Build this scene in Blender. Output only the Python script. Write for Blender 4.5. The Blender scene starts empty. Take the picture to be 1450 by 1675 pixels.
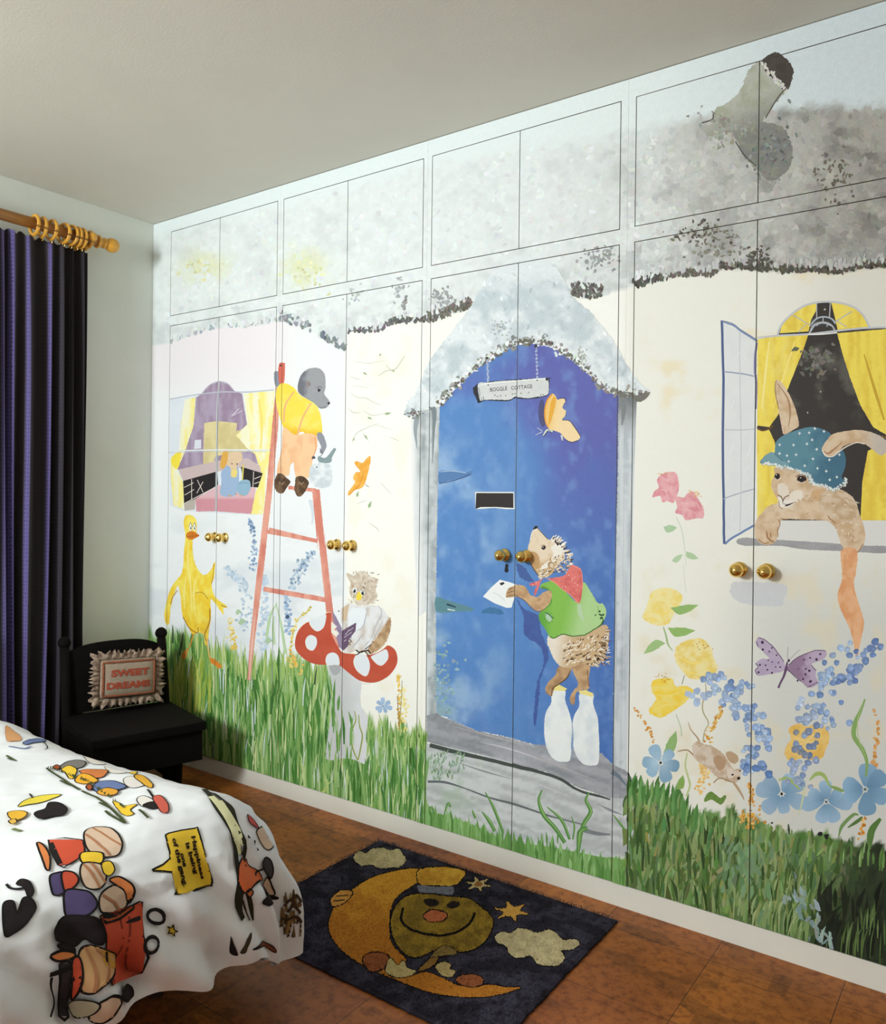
import bpy, bmesh, math, random
import numpy as np
from mathutils import Vector, Matrix
from mathutils.geometry import delaunay_2d_cdt
from mathutils.bvhtree import BVHTree
random.seed(7); RNG=np.random.default_rng(7)
SC=bpy.context.scene; COL=SC.collection
PI=math.pi
# ------------------------------------------------------------------ camera model (photo of 1450 x 1675)
YAW,PITCH,ROLL,FPX,SX,SY=-0.623539041,-0.00117918497,0.0120100291,math.exp(7.18655666),-11.0495,-26.92507
CAM=np.array([0.,-2.30977,1.23960])
_f=np.array([math.sin(YAW)*math.cos(PITCH),math.cos(YAW)*math.cos(PITCH),math.sin(PITCH)])
_r0=np.array([math.cos(YAW),-math.sin(YAW),0.]); _u0=np.cross(_r0,_f)
_r=math.cos(ROLL)*_r0+math.sin(ROLL)*_u0; _u=-math.sin(ROLL)*_r0+math.cos(ROLL)*_u0
def ray(px,py):
    px=np.asarray(px,float); py=np.asarray(py,float)
    return _f+((px-725-SX)/FPX)[...,None]*_r-((py-837.5-SY)/FPX)[...,None]*_u
def at(px,py,axis,val):
    d=ray(px,py); i='xyz'.index(axis); t=(val-CAM[i])/d[...,i]
    return CAM+d*t[...,None] if np.ndim(t) else CAM+d*t
def wall(px,py):
    h=at(px,py,'y',0.); return h[...,0],h[...,2]
def unwall(X,Z):
    v=np.stack([X-CAM[0],np.full_like(X,-CAM[1]),Z-CAM[2]],-1); z=v@_f
    return 725+SX+FPX*(v@_r)/z, 837.5+SY-FPX*(v@_u)/z
# ------------------------------------------------------------------ small helpers
def lin(c):
    c=np.asarray(c,float)/255.
    return np.where(c<=.04045,c/12.92,((c+.055)/1.055)**2.4)
def L4(c): return tuple(float(v) for v in lin(c))+(1.,)
def _h(ix,iy,s):
    n=(ix*374761393+iy*668265263+s*1442695041)&0xffffffff
    n=((n^(n>>13))*1274126177)&0xffffffff
    return ((n^(n>>16))&0xffff)/65535.
def vn(x,y,s=0):
    x=np.asarray(x,float);y=np.asarray(y,float)
    ix=np.floor(x).astype(np.int64);iy=np.floor(y).astype(np.int64)
    fx=x-ix;fy=y-iy;fx=fx*fx*(3-2*fx);fy=fy*fy*(3-2*fy)
    a=_h(ix,iy,s)*(1-fx)+_h(ix+1,iy,s)*fx; b=_h(ix,iy+1,s)*(1-fx)+_h(ix+1,iy+1,s)*fx
    return a*(1-fy)+b*fy
def fbm(x,y,s=0,o=4):
    r=0;a=.5;t=0
    for i in range(o):
        r=r+a*vn(np.asarray(x)*2**i+i*17.3,np.asarray(y)*2**i-i*9.1,s+i);t+=a;a*=.55
    return r/t
def sst(a,b,x):
    t=np.clip((np.asarray(x,float)-a)/(b-a),0,1); return t*t*(3-2*t)
def mixc(a,b,t):
    t=np.asarray(t)[...,None]; return np.asarray(a,float)*(1-t)+np.asarray(b,float)*t
def put(name,verts,faces,mat,parent=None,smooth=False):
    me=bpy.data.meshes.new(name); me.from_pydata([tuple(v) for v in verts],[],faces); me.update()
    if mat: me.materials.append(mat)
    if smooth:
        for p in me.polygons: p.use_smooth=True
    o=bpy.data.objects.new(name,me); COL.objects.link(o)
    if parent: o.parent=parent
    return o
def putbm(name,bm,mat,parent=None,smooth=False,auto=None):
    bmesh.ops.recalc_face_normals(bm,faces=bm.faces)
    me=bpy.data.meshes.new(name); bm.to_mesh(me); bm.free()
    if mat: me.materials.append(mat)
    for p in me.polygons: p.use_smooth=smooth
    o=bpy.data.objects.new(name,me); COL.objects.link(o)
    if parent: o.parent=parent
    return o
def tag(o,label,cat,group=None):
    o['label']=label;o['category']=cat
    if group:o['group']=group
    return o
def empty(name,loc,label,cat,group=None,rz=0):
    o=bpy.data.objects.new(name,None);COL.objects.link(o);o.location=loc;o.rotation_euler=(0,0,rz);o.empty_display_size=.1
    return tag(o,label,cat,group)
def box(bm,x0,x1,y0,y1,z0,z1,bev=0,M=None):
    g=bmesh.ops.create_cube(bm,size=1)['verts']
    bmesh.ops.scale(bm,vec=(x1-x0,y1-y0,z1-z0),verts=g); bmesh.ops.translate(bm,vec=((x0+x1)/2,(y0+y1)/2,(z0+z1)/2),verts=g)
    if bev:
        es=list({e for v in g for e in v.link_edges}); r=bmesh.ops.bevel(bm,geom=es,offset=bev,segments=2,affect='EDGES',profile=.7); g=list({v for f in r['faces'] for v in f.verts}|{v for v in g if v.is_valid})
    if M is not None: bmesh.ops.transform(bm,matrix=M,verts=[v for v in g if v.is_valid])
    return g
def lathe(bm,prof,seg=24,M=None):
    rings=[]
    for r,z in prof:
        rings.append([bm.verts.new((r*math.cos(2*PI*i/seg),r*math.sin(2*PI*i/seg),z)) for i in range(seg)] if r>1e-6 else [bm.verts.new((0,0,z))])
    for a,b in zip(rings,rings[1:]):
        for i in range(seg):
            j=(i+1)%seg
            if len(a)==1 and len(b)==1: continue
            if len(a)==1: bm.faces.new((a[0],b[i],b[j]))
            elif len(b)==1: bm.faces.new((a[i],a[j],b[0]))
            else: bm.faces.new((a[i],a[j],b[j],b[i]))
    vs=[v for r in rings for v in r]
    if M is not None: bmesh.ops.transform(bm,matrix=M,verts=vs)
def tube(bm,pts,rad,seg=10,closed=False):
    pts=[Vector(p) for p in pts];n=len(pts);rings=[]
    rad=rad if hasattr(rad,'__len__') else [rad]*n
    ref=Vector((0,0,1))
    for i,p in enumerate(pts):
        t=(pts[(i+1)%n]-pts[i-1]) if closed else (pts[min(i+1,n-1)]-pts[max(i-1,0)]); t.normalize()
        a=t.cross(ref if abs(t.z)<.95 else Vector((1,0,0))).normalized(); b=t.cross(a)
        rings.append([bm.verts.new(p+rad[i]*(math.cos(2*PI*k/seg)*a+math.sin(2*PI*k/seg)*b)) for k in range(seg)])
    for i in range(n if closed else n-1):
        A=rings[i];B=rings[(i+1)%n]
        for k in range(seg): bm.faces.new((A[k],A[(k+1)%seg],B[(k+1)%seg],B[k]))
    if not closed:
        bm.faces.new(rings[0][::-1]);bm.faces.new(rings[-1])
# ------------------------------------------------------------------ materials
def newmat(name):
    m=bpy.data.materials.new(name);m.use_nodes=True;nt=m.node_tree
    return m,nt,nt.nodes['Principled BSDF']
def N(nt,t,**k):
    n=nt.nodes.new(t)
    for a,b in k.items():
        if a in n.inputs: n.inputs[a].default_value=b
        else: setattr(n,a,b)
    return n
def mat(name,col,rough=.6,var=.08,scale=8,bump=0,bscale=60,metal=0,col2=None,coat=0,stretch=(1,1,1)):
    """plain surface: base colour broken up by procedural noise, optional bump"""
    m,nt,b=newmat(name)
    tc=N(nt,'ShaderNodeTexCoord');mp=N(nt,'ShaderNodeMapping');mp.inputs['Scale'].default_value=stretch
    nt.links.new(tc.outputs['Object'],mp.inputs[0])
    nz=N(nt,'ShaderNodeTexNoise',Scale=scale,Detail=6.,Roughness=.6);nt.links.new(mp.outputs[0],nz.inputs['Vector'])
    rp=N(nt,'ShaderNodeValToRGB');c=lin(col)
    c2=lin(col2) if col2 is not None else None
    rp.color_ramp.elements[0].position=.3;rp.color_ramp.elements[1].position=.7
    rp.color_ramp.elements[0].color=tuple(c*(1-var))+(1,) if c2 is None else tuple(c2)+(1,)
    rp.color_ramp.elements[1].color=tuple(np.minimum(c*(1+var),1))+(1,)
    nt.links.new(nz.outputs['Fac'],rp.inputs[0]);nt.links.new(rp.outputs[0],b.inputs['Base Color'])
    b.inputs['Roughness'].default_value=rough;b.inputs['Metallic'].default_value=metal
    if coat: b.inputs['Coat Weight'].default_value=coat
    if bump:
        n2=N(nt,'ShaderNodeTexNoise',Scale=bscale,Detail=4.);nt.links.new(mp.outputs[0],n2.inputs['Vector'])
        bp=N(nt,'ShaderNodeBump',Strength=bump,Distance=.01);nt.links.new(n2.outputs['Fac'],bp.inputs['Height']);nt.links.new(bp.outputs[0],b.inputs['Normal'])
    return m
def paintmat(name,rough=.5,spec=.3,s1=45.,s2=190.,bump=0.):
    """colour comes from the mesh's paint layers ('paint'); its alpha drives a brushy mottle"""
    m,nt,b=newmat(name)
    at_=N(nt,'ShaderNodeVertexColor');at_.layer_name='paint'
    tc=N(nt,'ShaderNodeTexCoord')
    a=N(nt,'ShaderNodeTexNoise',Scale=s1,Detail=5.,Roughness=.65);c=N(nt,'ShaderNodeTexNoise',Scale=s2,Detail=3.)
    for n in (a,c): nt.links.new(tc.outputs['Object'],n.inputs['Vector'])
    ad=N(nt,'ShaderNodeMath',operation='ADD');nt.links.new(a.outputs['Fac'],ad.inputs[0]);nt.links.new(c.outputs['Fac'],ad.inputs[1])
    su=N(nt,'ShaderNodeMath',operation='SUBTRACT');su.inputs[1].default_value=1.;nt.links.new(ad.outputs[0],su.inputs[0])
    mu=N(nt,'ShaderNodeMath',operation='MULTIPLY');nt.links.new(su.outputs[0],mu.inputs[0]);nt.links.new(at_.outputs['Alpha'],mu.inputs[1])
    ad2=N(nt,'ShaderNodeMath',operation='ADD');ad2.inputs[1].default_value=1.;nt.links.new(mu.outputs[0],ad2.inputs[0])
    vm=N(nt,'ShaderNodeVectorMath',operation='SCALE');nt.links.new(at_.outputs['Color'],vm.inputs[0]);nt.links.new(ad2.outputs[0],vm.inputs['Scale'])
    nt.links.new(vm.outputs[0],b.inputs['Base Color']);b.inputs['Roughness'].default_value=rough;b.inputs['Specular IOR Level'].default_value=spec
    if bump:
        bp=N(nt,'ShaderNodeBump',Strength=bump,Distance=.004);nt.links.new(c.outputs['Fac'],bp.inputs['Height']);nt.links.new(bp.outputs[0],b.inputs['Normal'])
    return m
# ------------------------------------------------------------------ layered paint (polygons, strokes, dabs) on a flat or curved sheet
def smooth_closed(p,k=4):
    p=np.asarray(p,float);n=len(p);o=[]
    for i in range(n):
        a,b,c,d=p[i-1],p[i],p[(i+1)%n],p[(i+2)%n]
        for j in range(k):
            t=j/k;o.append(.5*((2*b)+(-a+c)*t+(2*a-5*b+4*c-d)*t*t+(-a+3*b-3*c+d)*t**3))
    return np.array(o)
def smooth_open(p,k=5):
    p=np.asarray(p,float)
    if len(p)<3: 
        t=np.linspace(0,1,k+1)[:,None]; return p[0]*(1-t)+p[-1]*t
    q=np.vstack([2*p[0]-p[1],p,2*p[-1]-p[-2]]);o=[]
    for i in range(1,len(q)-2):
        a,b,c,d=q[i-1:i+3]
        for j in range(k):
            t=j/k;o.append(.5*((2*b)+(-a+c)*t+(2*a-5*b+4*c-d)*t*t+(-a+3*b-3*c+d)*t**3))
    o.append(p[-1]);return np.array(o)
class Fr:      # a zoomed frame of the photo: (ox,oy) + scale
    def __init__(s,ox,oy,k): s.ox,s.oy,s.k=ox,oy,k
    def __call__(s,pts): return np.asarray(pts,float).reshape(-1,2)/s.k+np.array([s.ox,s.oy])
class Paint:
    """paint layers; every new shape lies a hair above whatever it overlaps (height map over a coarse grid)"""
    def __init__(s,org=(-100,-100),size=(1700,1900),cell=6.,step=4e-6):
        s.T=[];s.C=[];s.O=[];s.M=[];s.org=np.array(org,float);s.cell=cell;s.step=step
        s.H=np.full((int(size[0]/cell)+1,int(size[1]/cell)+1),2e-5)
    def lift(s,lo,hi):
        n=np.array(s.H.shape)-1
        i0=np.clip(((lo-s.org)/s.cell).astype(int),0,n);i1=np.clip(((hi-s.org)/s.cell).astype(int),0,n)+1
        v=s.H[i0[0]:i1[0],i0[1]:i1[1]];z=v.max()+s.step;v[...]=z
        return z
    def add(s,tri,col,mot,off=None):
        """tri (n,3,2) px, col (n,3,3) sRGB"""
        if len(tri)==0: return
        s.T.append(tri);s.C.append(lin(np.clip(col,0,255)));s.M.append(np.broadcast_to(np.asarray(mot,float),(len(tri),)).copy())
        if off is None: q=tri.reshape(-1,2);off=np.full(len(tri),s.lift(q.min(0),q.max(0)))
        s.O.append(off)
    def poly(s,pts,col,smooth=True,cell=None,mot=.12,rough=0,k=4):
        p=smooth_closed(pts,k) if smooth else np.asarray(pts,float)
        if rough:
            q=[]
            for i in range(len(p)):
                a,b=p[i],p[(i+1)%len(p)];m=max(1,int(np.hypot(*(b-a))/max(rough*1.3,1.2)))
                for j in range(m): q.append(a+(b-a)*j/m)
            p=np.array(q)+RNG.normal(0,rough*.5,(len(q),2))
        pts2=[Vector(v) for v in p];n=len(p)
        if cell:
            lo=p.min(0);hi=p.max(0)
            gx,gy=np.meshgrid(np.arange(lo[0],hi[0],cell),np.arange(lo[1],hi[1],cell));g=np.stack([gx.ravel(),gy.ravel()],1)+RNG.normal(0,cell*.12,(gx.size,2))
            ins=inside(p,g); pts2+= [Vector(v) for v in g[ins]]
        r=delaunay_2d_cdt(pts2,[],[list(range(n))],1,1e-6)
        V=np.array([tuple(v) for v in r[0]]);Fc=[f for f in r[2] if len(f)==3]
        if not Fc: return
        t=V[np.array(Fc)]
        c=col(t[...,0],t[...,1]) if callable(col) else np.broadcast_to(np.asarray(col,float),t.shape[:2]+(3,))
        s.add(t,c,mot)
    def stroke(s,pts,w,col,k=4,mot=.12,taper=None,col2=None,wob=0):
        p=smooth_open(pts,k);n=len(p)
        if wob: p=p+RNG.normal(0,wob,p.shape)
        w=np.interp(np.linspace(0,1,n),np.linspace(0,1,len(w)),w) if hasattr(w,'__len__') else np.full(n,float(w))
        d=np.gradient(p,axis=0);d/=np.maximum(np.hypot(d[:,0],d[:,1]),1e-6)[:,None];nn=np.stack([-d[:,1],d[:,0]],1)
        A=p+nn*w[:,None]/2;B=p-nn*w[:,None]/2
        t=np.concatenate([np.stack([A[:-1],B[:-1],B[1:]],1),np.stack([A[:-1],B[1:],A[1:]],1)])
        c=np.broadcast_to(np.asarray(col,float),t.shape[:2]+(3,))
        if col2 is not None:
            u=np.linspace(0,1,n);ca=mixc(col,col2,u)
            c=np.concatenate([np.stack([ca[:-1],ca[:-1],ca[1:]],1),np.stack([ca[:-1],ca[1:],ca[1:]],1)])
        s.add(t,c,mot)
    def dabs(s,xy,rx,ry,ang,cols,mot=.1,seg=7,irr=.25,jit=40):
        xy=np.asarray(xy,float).reshape(-1,2);n=len(xy)
        if n==0: return
        th=np.arange(seg)/seg*2*PI
        R=1+RNG.uniform(-irr,irr,(n,seg));rx=np.broadcast_to(rx,(n,));ry=np.broadcast_to(ry,(n,));ang=np.broadcast_to(ang,(n,))
        X=np.cos(th)*R*rx[:,None];Y=np.sin(th)*R*ry[:,None]
        ca,sa=np.cos(ang)[:,None],np.sin(ang)[:,None]
        P=np.stack([xy[:,:1]+X*ca-Y*sa,xy[:,1:]+X*sa+Y*ca],-1)
        c0=np.broadcast_to(xy[:,None],(n,seg,2));t=np.stack([c0,P,np.roll(P,-1,1)],2).reshape(-1,3,2)
        cc=np.broadcast_to(np.asarray(cols,float).reshape(-1,3),(n,3))
        c=np.repeat(cc,seg,0)[:,None].repeat(3,1)
        lo=P.min(1);hi=P.max(1)
        o=np.repeat(np.array([s.lift(lo[k],hi[k]) for k in range(n)]),seg)
        s.add(t,c,mot,o)
    def text(s,string,p0,p1,h,col,bold=.0,mot=.05,align=True):
        """letters along p0->p1, cap height vector = perpendicular * h (px)"""
        V,Fc=text_mesh(string,bold)
        lo=V.min(0);hi=V.max(0);u=(V[:,0]-lo[0])/(hi[0]-lo[0]);v=V[:,1]/.7
        p0=np.array(p0,float);p1=np.array(p1,float);d=p1-p0;n=np.array([d[1],-d[0]])/np.hypot(*d)
        P=p0+u[:,None]*d+v[:,None]*n*h
        t=P[np.array(Fc)]
        s.add(t,np.broadcast_to(np.asarray(col,float),t.shape[:2]+(3,)),mot)
    def arrays(s): return np.concatenate(s.T),np.concatenate(s.C),np.concatenate(s.O),np.concatenate(s.M)
def inside(p,g):
    x,y=g[:,0],g[:,1];r=np.zeros(len(g),bool);n=len(p);j=n-1
    for i in range(n):
        a,b=p[i],p[j]
        c=((a[1]>y)!=(b[1]>y));
        with np.errstate(divide='ignore',invalid='ignore'):
            r^=c&(x<(b[0]-a[0])*(y-a[1])/(b[1]-a[1]+1e-12)+a[0])
        j=i
    return r
def text_mesh(string,bold=0.):
    cu=bpy.data.curves.new('lettering','FONT');cu.body=string;cu.offset=bold;cu.resolution_u=3
    ob=bpy.data.objects.new('lettering',cu);COL.objects.link(ob);dg=bpy.context.evaluated_depsgraph_get()
    me=bpy.data.meshes.new_from_object(ob.evaluated_get(dg));me.calc_loop_triangles()
    V=np.array([v.co[:2] for v in me.vertices]);Fc=[tuple(t.vertices) for t in me.loop_triangles]
    bpy.data.objects.remove(ob);bpy.data.curves.remove(cu);bpy.data.meshes.remove(me)
    return V,Fc
def clip_tris(t,c,rect):
    """Sutherland-Hodgman of one triangle (3x2) with colours against a rect -> list of (tri,col)"""
    x0,x1,z0,z1=rect;P=[(t[i],c[i]) for i in range(3)]
    for ax,val,sg in ((0,x0,1),(0,x1,-1),(1,z0,1),(1,z1,-1)):
        Q=[]
        for i in range(len(P)):
            a,b=P[i-1],P[i];da=sg*(a[0][ax]-val);db=sg*(b[0][ax]-val)
            if (da>=0)!=(db>=0):
                u=da/(da-db);Q.append((a[0]+(b[0]-a[0])*u,a[1]+(b[1]-a[1])*u))
            if db>=0:Q.append(b)
        P=Q
        if not P:return []
    return [((P[0][0],P[i][0],P[i+1][0]),(P[0][1],P[i][1],P[i+1][1])) for i in range(1,len(P)-1)]
# ================================================================== THE MURAL (traced in photo pixels, laid on the wardrobe front at y=0)
Z4=Fr(250,160,2.231);Z5=Fr(250,560,3.222);Z6=Fr(250,840,3.222);Z7=Fr(650,420,3.372);Z8=Fr(680,820,3.625)
R1=Fr(1020,460,3.349);R2=Fr(1020,900,3.349);R3=Fr(900,0,2.636);R5=Fr(680,1150,1.883);RS=Fr(770,570,7.632);RB=Fr(1050,1000,4.652)
OW=Fr(530,900,7.28);RA=Fr(1180,700,5.37);HG=Fr(840,840,7.611)
EAVE_L=np.vstack([[[240,566]],Z4([(65,895),(130,870),(230,838),(350,835),(470,815),(560,845),(620,880),(700,920)]),[[566.5,572],[568,543]],Z4([(830,850),(880,820),(1020,815),(1160,765)]),[[800,470]]])
EAVE_R=np.vstack([[[900,470]],Z7([(960,215),(1050,230),(1160,215),(1230,180),(1310,165)]),R3([(560,1190),(690,1190),(740,1160),(860,1160),(1000,1175),(1150,1170),(1240,1180),(1340,1160),(1440,1150)]),[[1500,434]]])
def eave(x):
    return np.where(x<850,np.interp(x,EAVE_L[:,0],EAVE_L[:,1]),np.interp(x,EAVE_R[:,0],EAVE_R[:,1]))
ROOFTOP=np.array([(200,380),(283,372),(470,322),(710,262),(850,232),(1020,212),(1075,198),(1140,182),(1200,176),(1290,168),(1370,165),(1500,170)],float)
GRASS_L=np.array([(240,1040),(280,1035),(330,1050),(370,1066),(400,1080),(460,1082),(500,1084),(535,1092),(560,1150),(600,1180),(650,1192),(700,1202)],float)
GRASS_M=np.array([(690,1312),(740,1332),(790,1345),(830,1372),(870,1375),(905,1352),(940,1388),(985,1398),(1022,1398)],float)
GRASS_R=np.array([(1022,1290),(1045,1282),(1080,1290),(1110,1305),(1130,1328),(1160,1335),(1200,1325),(1240,1345),(1280,1358),(1330,1362),(1380,1372),(1450,1385)],float)
GRIM=np.array([(1022,1395),(1050,1410),(1075,1392),(1072,1345),(1040,1300)],float)
def bg(px,py):
    """flat washes: sky, thatch, rendered wall, grass underpainting -> sRGB, mottle"""
    x=np.asarray(px,float);y=np.asarray(py,float)
    n1=fbm(x/60,y/45,1);n2=fbm(x/22,y/18,5);n3=fbm(x/8,y/8,9,3)
    # sky
    c=mixc((233,243,243),(214,226,229),sst(1000,1400,x))
    # rendered cottage wall
    e=eave(x)
    w=mixc((240,243,244),(251,250,241),sst(563,569,x))
    w=mixc(w,(250,250,243),sst(700,1000,x)); w=mixc(w,(240,240,230),sst(1010,1040,x))
    w=mixc(w,(216,218,212),sst(1120,1300,x)*sst(800,1050,y)); w=mixc(w,(228,226,214),sst(1230,1420,x)*(1-sst(560,900,y)))
    w=mixc(w,(238,220,176),.55*sst(.56,.8,fbm(x/55,y/40,21))*sst(1040,1090,x)*(1-sst(640,760,y)))
    w=mixc(w,(232,220,186),.5*sst(.55,.8,fbm(x/40,y/50,24))*sst(1030,1060,x)*sst(880,960,y))
    w=mixc(w,(247,241,220),.45*sst(.5,.75,fbm(x/30,y/40,22))*sst(568,575,x)*(1-sst(665,690,x)))
    w=mixc(w,(242,233,236),.7*(1-sst(440,500,x))*(1-sst(590,680,y)))
    w=mixc(w,(222,228,232),.8*sst(.45,.7,n1)*(1-sst(560,566,x))*sst(820,900,y))
    # thatch
    k=sst(860,1450,x)
    t=mixc((233,240,239),(231,237,237),sst(300,700,x));t=mixc(t,(222,227,225),sst(860,1030,x));t=mixc(t,(196,197,192),sst(1040,1180,x));t=mixc(t,(170,168,160),sst(1200,1420,x))
    dk=sst(.46,.74,n1*.55+n2*.45)
    t=t*(1-(.05+.2*k)*dk)[...,None]; t=t*(1+.06*(n3-.5)*(1+1.2*k))[...,None]
    t=mixc(t,(224,228,176),.75*sst(.3,.62,fbm(x/26,y/22,31))*(np.exp(-((x-335)/38)**2-((y-438)/28)**2)+np.exp(-((x-500)/42)**2-((y-440)/34)**2)))
    t=mixc(t,(150,155,158),.42*sst(70,5,e-y)*sst(.38,.62,n2)*(.45+.55*k))
    edge=(fbm(x/11,y/11,41)-.5)*22
    rt=np.interp(x,ROOFTOP[:,0],ROOFTOP[:,1])
    c=mixc(c,t,sst(-4,26,y+edge*1.4-rt))
    c=mixc(c,w,sst(-2,2,y-e+edge*.25))
    m=np.where(y<e,.12+.1*k,.05)
    # grass underpainting
    st=fbm(x/5,y/60,51);st2=fbm(x/11,y/90,57)
    g=mixc((162,196,122),(112,158,76),sst(.35,.65,st));g=mixc(g,(206,222,160),.6*sst(.58,.8,st2));g=mixc(g,(190,214,214),.55*sst(.62,.85,fbm(x/9,y/70,61)))
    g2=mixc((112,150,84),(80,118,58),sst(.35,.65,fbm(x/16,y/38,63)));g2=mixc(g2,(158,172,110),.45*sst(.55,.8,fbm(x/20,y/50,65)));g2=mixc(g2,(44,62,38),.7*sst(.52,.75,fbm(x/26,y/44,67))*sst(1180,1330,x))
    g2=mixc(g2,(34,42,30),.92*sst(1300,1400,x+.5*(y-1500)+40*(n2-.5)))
    jag=(fbm(x/7,y*0,71)-.5)*46
    mL=(x<699)*sst(-12,10,y+jag-np.interp(x,GRASS_L[:,0],GRASS_L[:,1]))
    mM=((x>=694)&(x<1023))*sst(-3,3,y+jag*.6-np.interp(x,GRASS_M[:,0],GRASS_M[:,1]))
    mR=(x>=1022)*sst(-2,4,y+jag*.8-np.interp(x,GRASS_R[:,0],GRASS_R[:,1]))
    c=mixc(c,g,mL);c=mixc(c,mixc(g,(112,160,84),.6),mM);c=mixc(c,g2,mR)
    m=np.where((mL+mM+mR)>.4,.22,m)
    return c,m
PT=Paint()
def W(a,b): return RNG.uniform(a,b)
def vary(c,n,s=10): return np.asarray(c,float)+RNG.normal(0,s,(n,1))+RNG.normal(0,s*.4,(n,3))
# ---- thatch: brushed dabs, tufted eave
def thatch_dabs(n,x0,x1):
    x=RNG.uniform(x0,x1,n);rt=np.interp(x,ROOFTOP[:,0],ROOFTOP[:,1]);e=eave(x);y=rt+12+(e-rt-20)*RNG.uniform(0,1,n)**.8
    keep=(e>rt+30)&~((x>690)&(x<940)&(y>440)&(y>e-40));x,y=x[keep],y[keep]
    c,_=bg(x,y);k=sst(560,1400,x)
    c=c*(1+RNG.normal(.01,1,(len(x),1))*(.016+.016*k)[:,None])+RNG.normal(0,2,(len(x),3))
    PT.dabs(np.stack([x,y],1),RNG.uniform(3.5,8,len(x))*(.6+.5*k),RNG.uniform(2.4,5.5,len(x)),RNG.uniform(0,3.1,len(x)),c,mot=.22,irr=.45,seg=9)
thatch_dabs(1500,270,1450);thatch_dabs(1300,1030,1450)
def eave_tufts(x0,x1,dark,den,up,c1=(92,92,92),c2=(225,229,230)):
    n=int((x1-x0)*den);x=np.sort(RNG.uniform(x0,x1,n));e=eave(x)
    a=RNG.uniform(0,1,n)<dark
    PT.dabs(np.stack([x,e-RNG.uniform(0,up,n)],1)[a],RNG.uniform(1.4,3.6,a.sum()),RNG.uniform(2,5,a.sum()),RNG.normal(0,.35,a.sum()),vary(c1,a.sum(),14),irr=.4)
    b=~a;PT.dabs(np.stack([x,e-up*.8-RNG.uniform(0,up,n)],1)[b],RNG.uniform(1.5,3.2,b.sum()),RNG.uniform(3,7,b.sum()),RNG.normal(0,.3,b.sum()),vary(c2,b.sum(),7),irr=.3)
eave_tufts(280,470,.55,.5,5,(176,184,186));eave_tufts(455,508,.75,.9,16,(140,146,150));eave_tufts(525,567,.85,1.6,11,(128,136,142));eave_tufts(569,645,.8,1.0,7,(112,112,112));eave_tufts(640,702,.8,1.3,9,(104,104,102))
eave_tufts(700,770,.85,2.2,15,(112,108,100));eave_tufts(935,985,.9,2.8,24,(104,102,96),(220,224,224));eave_tufts(1036,1085,.85,2.2,13,(84,82,74));eave_tufts(1080,1180,.68,1.7,11,(104,100,90),(200,202,200));eave_tufts(1180,1450,.7,1.6,11,(86,82,72),(188,188,184))
for (x0,x1,y0,y1,n,c) in [(640,665,455,490,20,(176,180,182)),(655,668,482,512,14,(150,152,152)),(705,745,470,500,40,(158,162,162)),(1110,1190,362,400,46,(96,90,80)),(1225,1262,404,440,60,(86,82,72)),(1330,1400,250,330,60,(112,106,94)),(1120,1220,370,430,70,(134,130,118)),(950,1010,405,440,70,(158,162,162)),(300,355,425,455,26,(226,228,184)),(470,540,425,470,36,(224,228,180)),(560,600,470,500,14,(190,196,196))]:
    xy=np.stack([RNG.normal((x0+x1)/2,(x1-x0)/4,n),RNG.normal((y0+y1)/2,(y1-y0)/4,n)],1)
    PT.dabs(xy,RNG.uniform(1.5,4.5,n),RNG.uniform(1.2,3,n),RNG.uniform(0,3,n),vary(c,n,9),irr=.4)
# chimney
PT.poly(R3([(905,262),(860,300),(835,350),(815,400),(770,440),(715,470),(705,520),(665,560),(690,590),(760,570),(800,600),(840,680),(900,740),(945,778),(985,770),(1030,730),(1050,660),(1035,600),(1000,545),(940,530),(920,515),(990,425),(1040,370),(1000,380),(930,310)]),
   lambda x,y:mixc(mixc((186,188,176),(132,132,128),sst(150,230,y+(x-1230)*.5)),(158,164,136),.5*sst(.45,.7,fbm(x/14,y/14,81))),cell=6,mot=.35,rough=2)
PT.poly(R3([(915,262),(970,225),(1010,245),(1045,285),(1048,330),(1030,380),(1000,385),(975,350),(935,315)]),lambda x,y:mixc((92,84,78),(62,56,52),fbm(x/10,y/10,82)),cell=6,mot=.25,rough=1.2)
q=R3(np.stack([RNG.uniform(915,1030,60),RNG.uniform(0,1,60)],1));xs=RNG.uniform(0,1,60)
PT.dabs(R3(np.stack([915+xs*110,275+xs*120+RNG.normal(0,7,60)],1)),2.6,1.7,RNG.uniform(0,3,60),vary((214,212,204),60,10))
PT.stroke(R3([(1035,370),(1000,400),(965,450),(930,510)]),2,(92,88,80));PT.stroke(R3([(655,530),(700,515),(705,490)]),2.2,(86,82,76));PT.stroke(R3([(800,610),(840,670),(890,715)]),2.2,(88,88,84))
n=130;PT.dabs(R3(np.stack([RNG.normal(950,45,n),RNG.normal(650,55,n)],1)),RNG.uniform(2,5,n),RNG.uniform(1.5,3,n),RNG.uniform(0,3,n),vary((128,130,128),n,12));
n=90;PT.dabs(R3(np.stack([RNG.normal(760,50,n),RNG.normal(560,35,n)],1)),RNG.uniform(2,5,n),RNG.uniform(1.5,3,n),RNG.uniform(0,3,n),vary((162,164,152),n,12))
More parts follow.
